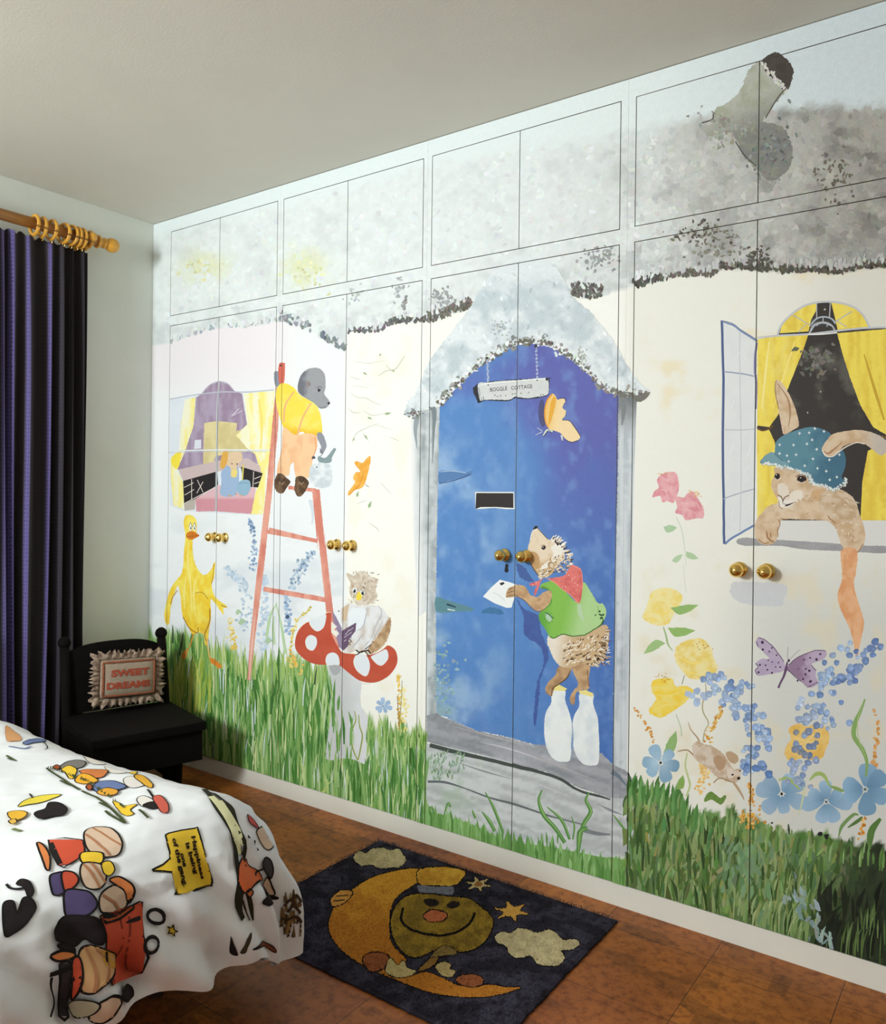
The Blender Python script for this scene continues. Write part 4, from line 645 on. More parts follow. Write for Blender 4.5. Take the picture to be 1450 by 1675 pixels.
PT.poly(RA([(500,500),(560,490),(600,560),(560,610),(510,590)]),(232,220,204),rough=1,mot=.1);PT.poly(RA([(620,560),(700,550),(720,610),(660,650),(600,640)]),(236,226,210),rough=1.2,mot=.12);PT.poly(RA([(500,600),(545,630),(640,640),(620,680),(560,700),(510,690)]),(238,232,222),rough=.8,mot=.08)
for a,w in [([(500,590),(530,605),(545,640),(560,610),(600,590)],1.4),([(545,640),(540,660)],1.2)]: PT.stroke(RA(a),w,(96,66,52))
PT.poly(RA([(560,690),(580,672),(640,655),(600,680)]),(40,32,34));PT.stroke(RA([(545,665),(580,672),(650,652)]),1.,(120,86,70));PT.stroke(RA([(508,640),(515,690),(540,712)]),1.2,(150,110,80))
for x,y,rx,ry in [(495,425,4.4,5.6),(708,450,8.2,6)]: PT.dabs(RA([(x,y)]),rx,ry,.1,[(54,34,26)],irr=.1,seg=12);PT.dabs(RA([(x,y)]),rx*.6,ry*.65,.1,[(20,14,14)],irr=.1,seg=10);PT.dabs(RA([(x-8,y-12)]),1,1,0,[(240,236,228)]);PT.stroke(RA([(x-40 if rx>6 else x-22,y+14),(x,y+32),(x+32,y+18)]),1.1,(236,222,204))
PT.stroke(RA([(655,430),(700,408),(750,425)]),1.4,(90,60,44))
for a,w in [([(400,910),(410,960),(440,990),(465,1000)],2.2),([(430,920),(440,960)],1.6),([(330,980),(370,1010),(420,1010)],1.4),([(500,800),(520,840),(500,900),(495,960)],1.4),([(940,770),(960,800),(1010,840)],1.6),([(1150,1050),(1200,1090),(1250,1020)],1.4),([(520,800),(600,800)],1.2)]: PT.stroke(RA(a),w,(156,114,72),wob=.3)
for _ in range(170):
    x=W(560,1200);y=W(540,1050)
    if not((660<x<1000 and 580<y<770) or (x>960 and 620<y<800+ (x-960)*1.1 and x<1190)): continue
    a=random.gauss(.6 if x>950 else .2,.5);PT.stroke(RA([(x,y),(x+32*math.cos(a),y+32*math.sin(a))]),[1.4,1.2,.3],random.choice([(226,206,180),(182,146,106),(206,178,142),(236,224,206)]),k=2)
# hat
PT.poly(RA([(470,215),(480,130),(540,70),(640,30),(760,-5),(860,0),(950,40),(990,100),(1060,180),(1095,260),(1090,350),(1060,430),(1095,465),(1060,500),(985,545),(930,510),(810,500),(770,460),(740,410),(640,365),(520,340),(440,330),(345,310),(370,260),(430,215)]),lambda x,y:mixc((92,140,156),(66,110,134),sst(.3,.7,.5*fbm(x/14,y/14,331)+.5*sst(1300,1380,x))),cell=4,mot=.12,rough=.4)
PT.poly(RA([(355,300),(380,260),(430,215),(480,225),(540,280),(600,330),(520,335),(440,315)]),(120,160,172),mot=.12,rough=.4);PT.stroke(RA([(470,225),(520,270),(545,290)]),1.2,(58,94,112))
lace=smooth_open(RA([(350,315),(430,315),(530,345),(620,360),(720,395),(780,420),(790,470),(840,500),(930,515),(985,545),(1050,510),(1095,480),(1095,445)]),10)
n=230;i=RNG.integers(0,len(lace),n);PT.dabs(lace[i]+RNG.normal(0,1.1,(n,2)),RNG.uniform(1,2,n),RNG.uniform(1,2,n),0,vary((224,230,226),n,8),irr=.4);n=60;i=RNG.integers(0,len(lace),n);PT.dabs(lace[i]+RNG.normal(0,1.6,(n,2))+np.array([0,2]),.8,.8,0,vary((150,160,166),n,10))
for p in [(515,148),(637,150),(690,48),(775,42),(800,105),(755,140),(840,188),(660,235),(580,243),(808,272),(595,295),(735,332),(848,355),(925,380),(952,280),(1040,235),(955,455),(1018,432),(515,225),(825,5),(905,30)]:
    q=RA([p])[0];PT.dabs([q],1.5,1.5,0,[(232,238,236)],irr=.3);PT.stroke([q-[0,2.6],q+[0,2.6]],.9,(226,234,232),k=1);PT.stroke([q-[2.4,0],q+[2.4,0]],.9,(226,234,232),k=1)
PT.poly(RA([(885,190),(920,120),(980,55),(1080,30),(1200,18),(1330,40),(1450,110),(1450,210),(1400,240),(1330,190),(1260,140),(1180,125),(1080,160),(1030,210),(980,245),(920,240)]),lambda x,y:mixc(rab(x,y),(200,190,178),sst(1400,1445,x)),cell=4,mot=.14,rough=.5)
PT.stroke(RA([(890,195),(920,245),(980,250),(1035,210),(1100,165),(1190,128),(1260,140)]),1.8,(238,226,212));PT.stroke(RA([(900,200),(940,225),(990,190),(1060,130)]),[1,4,1],(176,132,96),mot=.2)
# trailing peach scarf
PT.poly(np.vstack([R2([(1195,0),(1280,0),(1275,120),(1265,200),(1300,320),(1320,400),(1300,500),(1285,580),(1270,560),(1245,440),(1190,320),(1175,240),(1200,150)])]),lambda x,y:mixc((236,184,140),(226,160,110),sst(.35,.7,fbm(x/8,y/14,341))),cell=4,mot=.1,rough=.8)
# grey patch under the knobs
PT.poly(R2([(600,180),(720,175),(890,190),(885,260),(860,305),(720,300),(610,270)]),lambda x,y:mixc((206,210,216),(214,216,216),fbm(x/10,y/10,343)),cell=6,rough=2,mot=.06)
# pink roses
for P_,s in [([(205,1060),(240,1048),(290,1050),(305,1110),(300,1160),(275,1215),(245,1205),(215,1210),(200,1175),(160,1185),(170,1150),(195,1130),(185,1090)],345),([(285,1180),(330,1185),(355,1160),(385,1155),(415,1200),(440,1245),(440,1295),(395,1300),(345,1310),(320,1280),(285,1270),(295,1235)],346)]:
    PT.poly(R1(P_),lambda x,y,s=s:mixc((236,178,182),(222,140,150),sst(.35,.7,fbm(x/8,y/8,s))),cell=3,mot=.12,rough=.7)
for a in [[(215,1075),(240,1090),(270,1080)],[(200,1140),(230,1150),(250,1190)],[(265,1110),(260,1160)],[(300,1205),(340,1220),(380,1200)],[(320,1270),(350,1250),(400,1270)],[(400,1210),(420,1250)]]: PT.stroke(R1(a),[.6,2,.6],(238,190,194),wob=.3)
n=16;PT.dabs(R1(np.stack([RNG.normal(390,16,n),RNG.normal(1165,12,n)],1)),1.2,1.2,0,vary((232,180,120),n,8));n=10;PT.dabs(R1(np.stack([RNG.normal(235,24,n),RNG.normal(1055,5,n)],1)),1.2,1,0,vary((226,176,120),n,8))
PT.stroke(R1([(290,1290),(320,1360),(335,1450),(345,1560)]),[1,1.2,.6],(196,210,182),mot=.2)
def leaf(fr,a,b,w,c): a,b=fr([a])[0],fr([b])[0];m=(a+b)/2;d=b-a;l=np.hypot(*d);nn=np.array([-d[1],d[0]])/l*l*.12;PT.stroke([a,a+d*.3+nn,a+d*.65+nn*.6,b],[.6,w,w*.8,.3],c,mot=.25)
leaf(R1,(222,1345),(295,1350),13,(176,206,166));leaf(R1,(345,1480),(412,1520),11,(180,208,166));leaf(R1,(265,1530),(325,1495),10,(184,210,172))
# yellow roses
for P_,c1,c2 in [([(160,225),(230,205),(290,220),(325,255),(310,300),(280,340),(250,400),(205,415),(150,400),(105,370),(125,320),(140,270)],(246,232,164),(244,218,116)),([(300,520),(360,490),(430,485),(480,530),(495,590),(515,640),(485,690),(420,710),(360,700),(320,660),(285,600),(285,550)],(244,230,166),(240,212,110)),([(160,720),(215,700),(270,705),(285,745),(350,745),(385,775),(345,830),(290,870),(250,895),(205,920),(140,885),(165,840),(180,810),(155,770)],(246,224,120),(248,212,66))]:
    PT.poly(R2(P_),lambda x,y,c1=c1,c2=c2:mixc(c1,c2,sst(.36,.68,fbm(x/9,y/9,351))),cell=4,mot=.08,rough=1)
for a in [[(170,330),(220,350),(280,310)],[(140,370),(200,390)],[(320,590),(380,620),(470,600)],[(330,660),(400,680)],[(180,790),(240,800),(330,770)],[(170,870),(230,850),(290,840)]]: PT.stroke(R2(a),[1,4,1],(248,224,120),mot=.1)
for cx,cy in ((440,525),(215,705)): n=14;PT.dabs(R2(np.stack([RNG.normal(cx,26,n),RNG.normal(cy,12,n)],1)),1.1,1.1,0,vary((206,150,60),n,14))
leaf(R2,(260,315),(412,300),15,(150,188,110));leaf(R2,(245,425),(395,440),16,(150,188,106));leaf(R2,(230,510),(112,568),15,(164,196,132));leaf(R2,(220,1110),(290,990),17,(150,186,118));leaf(R2,(290,1310),(328,1232),13,(140,176,92))
PT.stroke(R2([(220,420),(235,470),(245,515),(270,550)]),[2,3.4,1.4],(166,192,136),mot=.2);PT.stroke(R2([(290,900),(315,970),(320,1020)]),1.6,(190,204,170));PT.stroke(R2([(350,1110),(340,1180),(355,1240),(365,1290),(345,1350)]),[2,3,3.6,3],(196,208,150),mot=.2);PT.stroke(R2([(335,685),(322,735)]),1.4,(150,150,110));PT.stroke(R2([(330,80),(335,150),(345,230)]),.8,(208,216,200))
# orange seed heads
def seeds(fr,pts,n,r,cols,wd): spire(fr,pts,n,r,cols,wd,.1)
OR=[(222,160,70),(206,136,50),(232,184,100)]
seeds(R2,[(65,870),(110,930),(145,985),(170,1050),(185,1095)],44,1.9,OR,2.6);seeds(R2,[(540,860),(520,920),(490,970),(470,1045)],70,2.,[(226,178,80),(210,146,60),(238,200,110)],4.2);seeds(R2,[(430,1170),(450,1230),(420,1310)],50,2.4,[(244,212,140),(240,200,120)],6);seeds(R2,[(685,1280),(705,1340),(700,1420),(700,1530)],46,2.6,OR,4);seeds(R2,[(650,1450),(680,1480),(730,1460)],46,2.6,[(222,170,70),(206,150,70),(230,196,110)],8);seeds(R2,[(1375,880),(1395,960),(1390,1060),(1375,1150),(1370,1230)],34,3,[(222,160,90),(226,176,110)],3);seeds(R2,[(1325,1470),(1300,1560)],14,3,OR,4)
# mouse among the flowers
def mou(x,y): return mixc((220,206,190),(196,170,142),sst(.35,.7,fbm(x/8,y/8,361)))
PT.stroke(RB([(485,540),(490,610),(465,700),(470,770),(510,850),(480,910),(468,990)]),[1,1.6,2,1.8,1.6,1.4,2],(176,164,120),mot=.2);PT.stroke(RB([(355,845),(375,900),(420,955),(440,990)]),[1,1.8,2.4,3],(186,156,124),mot=.2);PT.stroke(RB([(275,1065),(330,1055),(365,1065),(420,1120),(470,1160)]),[1.4,2,2,2.4,1.6],(166,130,94),mot=.2)
PT.poly(RB([(385,1020),(430,985),(480,1010),(540,1030),(620,1080),(660,1140),(700,1200),(750,1200),(745,1280),(700,1300),(640,1290),(590,1270),(540,1230),(500,1190),(450,1160),(400,1110)]),mou,cell=3,mot=.2,rough=1)
PT.poly(RB([(640,1080),(680,1065),(730,1100),(735,1140),(700,1160),(660,1130)]),(192,164,132),mot=.2,rough=.6);PT.poly(RB([(550,1110),(590,1095),(640,1130),(630,1190),(590,1210),(555,1160)]),(186,154,122),mot=.2,rough=.6);PT.poly(RB([(650,1210),(690,1200),(700,1260),(660,1270)]),(226,214,198),rough=.8)
PT.dabs(RB([(692,1243),(738,1270),(750,1213)]),[1.9,2.6,1.6],[1.6,2.2,1.6],0,[(32,26,28)]*3);PT.stroke(RB([(548,1305),(580,1275),(620,1270),(660,1290),(700,1300)]),1.6,(156,120,84));PT.stroke(RB([(700,1300),(735,1350),(765,1400),(780,1435)]),[4,4,3,1.4],(190,160,128),mot=.2)
PT.poly(RB([(475,1440),(490,1400),(525,1372),(560,1390),(600,1420),(630,1400),(645,1410),(620,1460),(590,1468),(540,1435),(510,1440),(485,1450)]),lambda x,y:mixc((132,164,84),(88,124,54),fbm(x/4,y/5,365)),cell=3,mot=.15,rough=.4)
# blue flowers
BF=(150,186,212);BC=(120,158,190)
petals(RB([(145,1152)])[0],30,6,BF,.2,.62,(26,28,34),2.2,(176,204,222))
petals(R2([(868,1335)])[0],37,7,(156,184,208),.5,.6,(26,28,34),2.6,BC);petals(R2([(1113,1378)])[0],36,7,(158,190,216),.1,.6,(60,92,130),2,BC);petals(R2([(1325,1310)])[0],40,6,(140,178,208),.35,.68,(84,120,120),2.6,(112,152,184))
for a,w,c in [([(850,1260),(890,1250),(930,1270),(965,1310)],6,(166,190,116)),([(1020,1260),(1060,1225),(1100,1235),(1130,1290)],7,(166,190,112)),([(990,1290),(985,1360),(960,1450)],3,(206,216,170)),([(1130,1290),(1180,1310),(1210,1320)],6,(140,170,100)),([(1325,815),(1300,880),(1270,950),(1265,1020),(1310,1090),(1335,1160),(1330,1240)],8,(140,176,104)),([(1180,1570),(1200,1510),(1260,1450),(1290,1450)],6,(120,156,96)),([(1230,1520),(1290,1480),(1310,1460)],6,(90,124,66)),([(1350,1640),(1360,1540),(1410,1470)],12,(92,128,66))]: PT.stroke(R2(a),[w*.3,w,w*.9,w*.4],c,mot=.22)
PT.stroke(R2([(1318,820),(1285,930),(1290,1030),(1330,1140)]),[.5,1.6,.6],(186,206,140));PT.dabs(R2([(1080,1555),(1115,1568),(815,1495)]),[5,5,2],[4,5,1.6],0,[(34,36,38)]*3,irr=.3)
# bluebell sprays
def berry(fr,pts,n,wid,r,cols,ring=True):
    p=smooth_open(fr(pts),8)
    for _ in range(n):
        i=random.randrange(len(p));q=p[i]+RNG.normal(0,1,2)*wid;rr=r*W(.75,1.2);c=np.array(random.choice(cols),float)+random.gauss(0,8)
        PT.dabs([q],rr,rr,0,[c],irr=.18,seg=9,jit=1)
        if ring:
            a=W(0,6);PT.stroke([q+rr*.85*np.array([math.cos(a+t),math.sin(a+t)]) for t in (0,.6,1.2,1.8)],[.4,1,.4],c*.78,k=2);PT.dabs([q+rr*.25],rr*.4,rr*.35,0,[c*1.13],jit=1)
BB=[(156,182,216),(140,166,206),(174,196,222),(124,152,198),(164,184,214)]
berry(RB,[(360,680),(420,640),(470,590)],8,6,5.4,[(180,198,222),(166,188,218)],False);berry(RB,[(490,530),(560,520),(640,540),(720,580),(800,640)],24,7,5.6,BB);berry(RB,[(600,620),(700,690),(770,770),(850,830)],24,8,5.6,BB);berry(RB,[(800,700),(860,800),(900,880),(930,960),(930,1060)],27,10,5.6,BB);berry(RB,[(830,930),(820,1050),(810,1160),(880,1190)],24,8,5.6,BB);berry(RB,[(850,1170),(910,1200),(960,1190)],10,7,6,[(96,132,186),(120,150,196)])
berry(R2,[(1430,500),(1350,560),(1290,630),(1230,700),(1180,770)],30,8,5.6,[(124,150,196),(104,132,186),(140,164,204)]);berry(R2,[(1220,540),(1150,620),(1120,700),(1150,770)],24,10,5,BB)
PT.poly(R2([(905,980),(960,950),(1010,965),(1060,950),(1110,970),(1130,1030),(1110,1090),(1090,1140),(1040,1150),(970,1140),(920,1160),(885,1120),(895,1070),(920,1030)]),lambda x,y:mixc((240,204,122),(232,186,92),sst(.4,.7,fbm(x/9,y/9,371))),cell=4,mot=.1,rough=.8)
for i in range(7): a=i*.9;c=R2([(1005,1050)])[0];PT.stroke([c,c+np.array([22*math.cos(a),18*math.sin(a)])],[1,4,1],(244,214,140),k=2)
berry(R2,[(1100,740),(1080,850),(1130,930),(1160,960)],20,10,5.2,BB);berry(R2,[(1010,800),(1000,900),(1020,990)],14,8,5.5,[(172,188,212),(150,170,200)]);berry(R2,[(990,990),(1050,1040),(1090,1080),(1000,1090),(960,1110)],18,8,5.4,[(140,148,156),(128,140,164),(120,140,176)]);berry(R2,[(1050,1130),(990,1170),(930,1190),(980,1250)],17,10,5.2,[(160,176,206),(136,158,196)])
# purple butterfly
MO=(178,160,186)
PT.poly(R2([(740,478),(775,490),(830,540),(870,590),(888,640),(870,665),(820,675),(770,685),(735,685),(725,660),(738,640),(725,620),(760,595),(800,595),(770,560),(735,525),(728,500)]),lambda x,y:mixc((196,182,204),(176,158,188),fbm(x/6,y/6,381)),cell=3,mot=.12,rough=.3)
PT.poly(R2([(900,640),(940,600),(1000,565),(1060,548),(1105,550),(1115,575),(1090,600),(1050,615),(1030,628),(1055,655),(1055,690),(1068,720),(1050,745),(1010,750),(970,715),(930,680),(895,655)]),lambda x,y:mixc((150,124,152),(188,170,196),sst(.3,.7,sst(1290,1345,x)*.6+.4*fbm(x/6,y/6,383))),cell=3,mot=.12,rough=.3)
for p,r in [((762,505),2.6),((765,545),2),((815,535),1.4),((800,555),1.4),((840,575),1.4),((795,603),1.3),((815,612),1.2),((748,628),1.8),((780,630),1.4),((742,668),1.8),((790,655),1.4),((835,640),1.2),((860,640),1.3),((850,615),1.2),((815,672),1.6),((1080,570),1.8),((1060,598),2.2),((1025,590),1.4),((1020,660),2.2),((1000,680),1.6),((985,705),1.8),((1025,720),2.4),((1000,650),1.4),((960,650),1.2),((990,600),1.2),((955,715),1.6)]: PT.dabs(R2([p]),r*1.1,r,W(0,3),[(66,42,76)],irr=.3)
for a in [[(740,478),(775,490),(830,540),(880,610)],[(728,500),(740,530)],[(725,620),(740,640),(724,660),(735,685)],[(905,630),(960,585),(1050,550),(1110,552)],[(1030,628),(1058,660)],[(1068,722),(1010,752)],[(900,655),(950,700),(975,720)]]: PT.stroke(R2(a),1.2,(92,62,98),wob=.25)
PT.stroke(R2([(900,610),(892,650),(880,690),(860,730),(850,755)]),[2.4,4.6,3.6,3,3.4],(104,76,110),mot=.15);PT.stroke(R2([(905,605),(900,570),(905,530)]),.8,(150,140,150));PT.stroke(R2([(910,600),(960,550),(970,548)]),.7,(150,140,150));PT.dabs(R2([(908,605)]),2,2.4,0,[(70,50,78)])
# yellow/pale dry brush along the right bank front
blades(70,1026,1450,lambda x:TR(x)+2,lambda x:TR(x)+40,18,40,[(120,160,90),(150,180,120),(96,134,70)],2.5,5,.05)
# ================================================================== WARDROBES carrying the mural
TT,TC,TO,TM_=PT.arrays()
WX,WZ=wall(TT[...,0],TT[...,1]);WT=np.stack([WX,WZ],-1)
TLO=WT.min(1);THI=WT.max(1)
GAP=.0013
def paint_faces(rect,g=GAP):
    """front skin (at y=0) of one rectangular board: wash grid + every painted shape clipped to it"""
    x0,x1,z0,z1=rect;nx=max(2,int((x1-x0)/.0075)+1);nz=max(2,int((z1-z0)/.0075)+1)
    X,Z=np.meshgrid(np.linspace(x0,x1,nx),np.linspace(z0,z1,nz));px,py=unwall(X,Z);c,m=bg(px,py)
    V=[np.stack([X.ravel(),np.zeros(X.size),Z.ravel()],1)];C=[np.concatenate([lin(np.clip(c,0,255)).reshape(-1,3),m.reshape(-1,1)],1)]
    i=np.arange(nx*nz).reshape(nz,nx);F4=np.stack([i[:-1,:-1],i[:-1,1:],i[1:,1:],i[1:,:-1]],-1).reshape(-1,4)
    hit=(THI[:,0]>x0)&(TLO[:,0]<x1)&(THI[:,1]>z0)&(TLO[:,1]<z1)
    full=hit&(TLO[:,0]>=x0)&(THI[:,0]<=x1)&(TLO[:,1]>=z0)&(THI[:,1]<=z1)
    t=WT[full];n=len(t);o=TO[full]
    tv=[np.concatenate([t.reshape(-1,2),np.repeat(o,3)[:,None]],1)];tc=[np.concatenate([TC[full].reshape(-1,3),np.repeat(TM_[full],3)[:,None]],1)]
    pv=[];pc=[]
    for k in np.nonzero(hit&~full)[0]:
        for tri,col in clip_tris(WT[k],TC[k],rect):
            for a,b in zip(tri,col): pv.append((a[0],a[1],TO[k]));pc.append((b[0],b[1],b[2],TM_[k]))
    if pv: tv.append(np.array(pv));tc.append(np.array(pc))
    tv=np.concatenate(tv);tc=np.concatenate(tc)
    V.append(np.stack([tv[:,0],-tv[:,2],tv[:,1]],1));C.append(tc)
    F3=(np.arange(len(tv))+nx*nz).reshape(-1,3)
    # make every triangle face the room
    a=tv.reshape(-1,3,3);cr=(a[:,1,0]-a[:,0,0])*(a[:,2,1]-a[:,0,1])-(a[:,1,1]-a[:,0,1])*(a[:,2,0]-a[:,0,0])
    F3[cr<0]=F3[cr<0][:,::-1]
    return np.concatenate(V),F4,F3,np.concatenate(C)
def board(name,rects,mt,parent,th=.02,extra=None):
    Vs=[];Cs=[];F=[];off=0
    for r in rects:
        V,F4,F3,C=paint_faces(r)
        Vs.append(V);Cs.append(C);F+= (F4+off).tolist()+(F3+off).tolist();off+=len(V)
        x0,x1,z0,z1=r   # edges and back
        b=np.array([(x0,0,z0),(x1,0,z0),(x1,0,z1),(x0,0,z1),(x0,th,z0),(x1,th,z0),(x1,th,z1),(x0,th,z1)],float)
        Vs.append(b);e=np.tile(np.append(lin((214,214,206)),.1),(8,1));Cs.append(e)
        F+=[[off+q for q in f] for f in ((4,7,6,5),(0,4,5,1),(1,5,6,2),(2,6,7,3),(3,7,4,0))];off+=8
    V=np.concatenate(Vs);C=np.concatenate(Cs)
    me=bpy.data.meshes.new(name);nf=len(F);ln=np.array([len(f) for f in F]);lp=np.concatenate([np.asarray(f) for f in F]) if nf<1 else np.fromiter((v for f in F for v in f),dtype=np.int32)
    me.vertices.add(len(V));me.vertices.foreach_set('co',V.astype(np.float32).ravel())
    me.loops.add(len(lp));me.loops.foreach_set('vertex_index',lp)
    me.polygons.add(nf);me.polygons.foreach_set('loop_start',np.concatenate([[0],np.cumsum(ln)[:-1]]).astype(np.int32))
    me.update(calc_edges=True);me.validate()
    at_=me.color_attributes.new('paint','FLOAT_COLOR','POINT')
    if len(me.vertices)==len(C): at_.data.foreach_set('color',C.astype(np.float32).ravel())
    me.materials.append(mt);o=bpy.data.objects.new(name,me);COL.objects.link(o)
    if parent:
        o.parent=parent;o.matrix_parent_inverse=Matrix.Translation(-parent.location)
    return o
M_PAINT=paintmat('mural_paint',.55,.22,60.,240.)
M_BRASS=mat('polished_brass',(250,212,122),.22,.05,30,metal=1)
M_CARC=mat('cupboard_interior',(96,86,70),.8,.1,6)
M_PLINTH=mat('cream_gloss_paint',(226,224,212),.4,.03,5)
ZB,ZT,UB,UT=.0700,2.0040,2.0510,2.4390;HC=2.5;XL=-3.325
UN=[(-3.189,-2.844,-2.482),(-2.446,-2.0955,-1.734),(-1.695,-1.339,-.988),(-.939,-.586,-.233)]
SPLIT=[XL,(-2.482-2.446)/2,(-1.734-1.695)/2,(-.988-.939)/2,-.19]
WL=['built-in wardrobe painted with the duck and cottage window, beside the far wall','built-in wardrobe painted with the owl on a red toadstool and half the pink ladder','built-in wardrobe painted with the blue cottage door and the hedgehog','built-in wardrobe painted with the rabbit leaning out of the yellow-curtained window']
DL=[('door painted with duck and half of the cottage window','door painted with mole side of the window and pink ladder leg','pale grey roof cupboard door with yellow-green smudge','pale grey roof cupboard door'),
    ('door painted with mole, pink ladder and grass','door painted with cream wall, orange butterfly and owl','pale roof cupboard door with green-yellow smudge','pale grey roof cupboard door'),
    ('door painted with left half of blue cottage door and letter box','door painted with hedgehog in green jersey on milk bottles','pale grey roof cupboard door','pale grey roof cupboard door with darker right edge'),
    ('door painted with roses, open casement and mouse','door painted with rabbit in blue hat and purple butterfly','grey roof cupboard door with left part of the chimney','grey roof cupboard door with dark chimney top')]
def knob(parent,x,z):
    bm=bmesh.new()
    lathe(bm,[(0,0),(.0205,0),(.0215,.002),(.0195,.0045),(.0125,.0065),(.0095,.010),(.0092,.017),(.0115,.0205),(.0165,.0235),(.0192,.029),(.0195,.034),(.0178,.0395),(.0135,.0440),(.0085,.0468),(.0066,.0480),(.0060,.0496),(.0035,.0510),(0,.0514)],28,Matrix.Translation((x,-.002,z))@Matrix.Rotation(PI/2,4,'X'))
    o=putbm('knob',bm,M_BRASS,parent,True);o["label"]='round brass knob'
    return o
for i,(a,b,c) in enumerate(UN):
    s0,s1=SPLIT[i],SPLIT[i+1];loc=Vector(((s0+s1)/2,.3,0))
    root=empty('built_in_wardrobe',loc,WL[i],'wardrobe','built-in wardrobes along the mural wall')
    inv=Matrix.Translation(-loc)
    # carcass: open-fronted box behind the doors
    bm=bmesh.new();e=.001
    box(bm,s0+e,s0+.018,.022,.6,ZB,2.49);box(bm,s1-.018,s1-e,.022,.6,ZB,2.49);box(bm,s0+.018,s1-.018,.58,.6,ZB,2.49)
    box(bm,s0+.018,s1-.018,.022,.58,ZB,ZB+.018);box(bm,s0+.018,s1-.018,.022,.58,2.018,2.036);box(bm,s0+.018,s1-.018,.022,.58,2.472,2.49)
    o=putbm('carcass',bm,M_CARC,root);o.matrix_parent_inverse=inv
    g=GAP
    ZP=.0690
    fr=[(s0+(0 if i==0 else .0002),a-g,ZP,2.4985),(c+g,s1-.0002,ZP,2.4985),(a-g,c+g,UT+g,2.4985),(a-g,c+g,ZT+g,UB-g)]
    board('face_frame',fr,M_PAINT,root)
    for k,(x0,x1) in enumerate(((a+g,b-g),(b+g,c-g))):
        d=board('door',[(x0,x1,ZB+g,ZT-g)],M_PAINT,root);d['label']=DL[i][k]
        kx=[(-2.853,-2.785),(-2.129,-2.050),(-1.377,-1.296),(-.622,-.549)][i][k]
        knob(d,kx,1.0425)
        d=board('top_door',[(x0,x1,UB+g,UT-g)],M_PAINT,root);d['label']=DL[i][2+k]
# plinth under the wardrobes
bm=bmesh.new();box(bm,XL,1.2,.004,.03,0,.0675,.001)
o=putbm('baseboard_right',bm,M_PLINTH);o['kind']='structure'
# ================================================================== ROOM
def struct(name,bm,m): o=putbm(name,bm,m);o['kind']='structure';return o
M_WALL=mat('painted_plaster',(224,229,219),.85,.035,3,bump=.06,bscale=120)
M_CEIL=mat('ceiling_plaster',(222,220,208),.9,.03,2.5,bump=.05,bscale=120)
bm=bmesh.new();box(bm,XL-.15,XL-.001,-6,.62,0,HC);struct('wall_left',bm,M_WALL)
bm=bmesh.new();box(bm,XL-.15,2.5,-6,.62,HC+.0005,HC+.12);struct('ceiling',bm,M_CEIL)
bm=bmesh.new();box(bm,SPLIT[-1]+.002,1.72,.0,.12,.0,HC);struct('wall_right',bm,mat('cream_wall',(214,212,202),.8,.03,3))
bm=bmesh.new();box(bm,1.6,1.72,-4.6,-.0005,0,HC);struct('wall_side_blocker',bm,mat('side_blocker_wall',(168,172,170),.85,.03,3))  # unseen end wall, added in a darker tone to block ambient light
# cork-tile floor
m,nt,b=newmat('cork_tiles')
tc=N(nt,'ShaderNodeTexCoord');mp=N(nt,'ShaderNodeMapping');mp.inputs['Location'].default_value=(.657,.115,0);nt.links.new(tc.outputs['Object'],mp.inputs[0])
bk=N(nt,'ShaderNodeTexBrick',Scale=1.,**{'Mortar Size':.0011,'Mortar Smooth':.3,'Bias':0.,'Brick Width':.311,'Row Height':.311});bk.offset=0.
bk.inputs['Color1'].default_value=L4((178,108,44));bk.inputs['Color2'].default_value=L4((150,84,40));bk.inputs['Mortar'].default_value=L4((62,34,20));nt.links.new(mp.outputs[0],bk.inputs['Vector'])
mp2=N(nt,'ShaderNodeMapping');mp2.inputs['Scale'].default_value=(7,16,1);nt.links.new(tc.outputs['Object'],mp2.inputs[0])
v=N(nt,'ShaderNodeTexVoronoi',Scale=1.);v.distance='CHEBYCHEV';nt.links.new(mp2.outputs[0],v.inputs['Vector'])
sp=N(nt,'ShaderNodeSeparateColor');nt.links.new(v.outputs['Color'],sp.inputs[0])
nz=N(nt,'ShaderNodeTexNoise',Scale=38.,Detail=7.,Roughness=.7);nt.links.new(tc.outputs['Object'],nz.inputs['Vector'])
n0=N(nt,'ShaderNodeTexNoise',Scale=3.2,Detail=4.);nt.links.new(tc.outputs['Object'],n0.inputs['Vector'])
def ramp(src,p0,c0,p1,c1):
    r=N(nt,'ShaderNodeValToRGB');r.color_ramp.elements[0].position=p0;r.color_ramp.elements[0].color=c0;r.color_ramp.elements[1].position=p1;r.color_ramp.elements[1].color=c1;nt.links.new(src,r.inputs[0]);return r.outputs[0]
def mul(a,b_,f=1.):
    x=N(nt,'ShaderNodeMix',data_type='RGBA',blend_type='MULTIPLY');x.inputs[0].default_value=f;nt.links.new(a,x.inputs[6]);nt.links.new(b_,x.inputs[7]);return x.outputs[2]
g3=lambda v:(v,v,v,1)
c=mul(bk.outputs['Color'],ramp(sp.outputs[0],.12,g3(.62),.3,g3(1.)),.85)
c=mul(c,ramp(nz.outputs['Fac'],.36,(.5,.42,.36,1),.54,g3(1.08)),.9)
c=mul(c,ramp(n0.outputs['Fac'],.3,(.72,.66,.62,1),.68,(1.12,1.1,1.05,1)),1.)
nt.links.new(c,b.inputs['Base Color']);b.inputs['Roughness'].default_value=.48;b.inputs['Specular IOR Level'].default_value=.35
bp=N(nt,'ShaderNodeBump',Strength=.12,Distance=.004);nt.links.new(nz.outputs['Fac'],bp.inputs['Height']);nt.links.new(bp.outputs[0],b.inputs['Normal'])
bm=bmesh.new();box(bm,XL-.15,2.5,-6,.62,-.1,0);struct('floor',bm,m)
